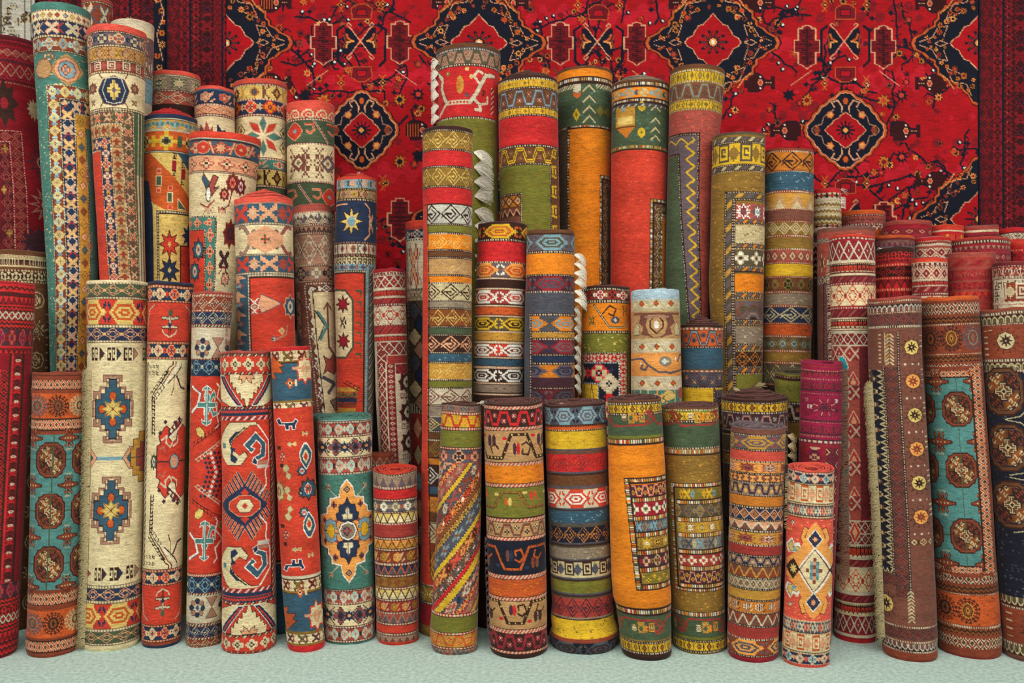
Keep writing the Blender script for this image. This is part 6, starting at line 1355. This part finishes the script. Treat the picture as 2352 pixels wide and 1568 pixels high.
def third(c):
    c.g[:] = IDX['W']
    for i in range(60): 
        x, y = random.uniform(-80, 80), random.uniform(-80, 150); c.mot(random.choice([61, 62, 63, 64]), x, y, 20, 22, random.choice(['NdN', 'dNN', 'PNd']))
    c.line('N', [(4, -100), (4, 400)], 3); c.line('N', [(58, -100), (58, 400)], 3); c.line('N', [(72, -100), (72, 400)], 2)
r3 = empty('hanging_carpet', ((0 - CX) * (YC + .0) / F, YC, 2.6), 'grey and black floral carpet hung in the top left corner', 'carpet', 'carpets hung on the back wall')
sheet('field', -110, 78, -90, 420, YC, 2.4, third, r3, seed=13)
# ---------------------------------------------------------------- the room
def room_mat(name, c1, c2, scale, bump=.2):
    m, nt, b = principled(name)
    tc = N(nt, 'ShaderNodeTexCoord'); n1 = N(nt, 'ShaderNodeTexNoise'); n1.inputs['Scale'].default_value = scale; n1.inputs['Detail'].default_value = 6; n1.inputs['Roughness'].default_value = .7
    nt.links.new(tc.outputs['Object'], n1.inputs['Vector'])
    cr = N(nt, 'ShaderNodeValToRGB'); cr.color_ramp.elements[0].position = .35; cr.color_ramp.elements[1].position = .68
    cr.color_ramp.elements[0].color = (*s2l(np.array(c1) / 255), 1); cr.color_ramp.elements[1].color = (*s2l(np.array(c2) / 255), 1)
    nt.links.new(n1.outputs[0], cr.inputs[0]); nt.links.new(cr.outputs[0], b.inputs['Base Color']); b.inputs['Roughness'].default_value = .95
    bp = N(nt, 'ShaderNodeBump'); bp.inputs['Strength'].default_value = bump; bp.inputs['Distance'].default_value = .004
    nt.links.new(n1.outputs[0], bp.inputs['Height']); nt.links.new(bp.outputs[0], b.inputs['Normal'])
    return m
def slab(name, lo, hi, mat):
    x0, y0, z0 = lo; x1, y1, z1 = hi
    me = bpy.data.meshes.new(name)
    v = [(x, y, z) for x in (x0, x1) for y in (y0, y1) for z in (z0, z1)]
    me.from_pydata(v, [], [(0, 1, 3, 2), (4, 6, 7, 5), (0, 4, 5, 1), (2, 3, 7, 6), (0, 2, 6, 4), (1, 5, 7, 3)]); me.materials.append(mat)
    o = bpy.data.objects.new(name, me); COL.objects.link(o); o['kind'] = 'structure'; return o
slab('floor', (-6, -2, -.1), (6, YW + .5, 0), room_mat('grey_green_felt', (156, 186, 176), (208, 232, 222), 55))
slab('wall_back', (-6, YW + .12, 0), (6, YW + .3, 4.4), room_mat('dark_plaster', (70, 60, 55), (84, 74, 68), 4))
# ---------------------------------------------------------------- light and camera
def area(name, loc, rot, size, energy, col=(1, .96, .9)):
    l = bpy.data.lights.new(name, 'AREA'); l.shape = 'RECTANGLE'; l.size, l.size_y = size; l.energy = energy; l.color = col
    o = bpy.data.objects.new(name, l); COL.objects.link(o); o.location = loc; o.rotation_euler = rot
    return o
area('ceiling_panel_front', (0, .6, 4.3), (math.radians(38), 0, 0), (7, 1.6), 205)
area('ceiling_panel_left', (-3.6, 1.6, 3.9), (math.radians(48), 0, math.radians(-42)), (2.5, 1.5), 50)
area('ceiling_panel_right', (3.6, 1.6, 3.9), (math.radians(48), 0, math.radians(42)), (2.5, 1.5), 50)
w = bpy.data.worlds.new('hall_light'); bpy.context.scene.world = w; w.use_nodes = True
bg = w.node_tree.nodes['Background']; bg.inputs[0].default_value = (1, .97, .93, 1); bg.inputs[1].default_value = .30
cam = bpy.data.cameras.new('camera'); co = bpy.data.objects.new('camera', cam); COL.objects.link(co)
co.location = (0, 0, CH); co.rotation_euler = (PI / 2, 0, 0); cam.lens = 36 * F / 2352; cam.sensor_width = 36; cam.shift_y = (HZ - 784) / 2352; cam.clip_end = 60
sc = bpy.context.scene; sc.camera = co
sc.view_settings.view_transform = 'Standard'; sc.view_settings.look = 'None'; sc.view_settings.gamma = 1; sc.view_settings.exposure = 0.07; sc.view_settings.use_curve_mapping = False
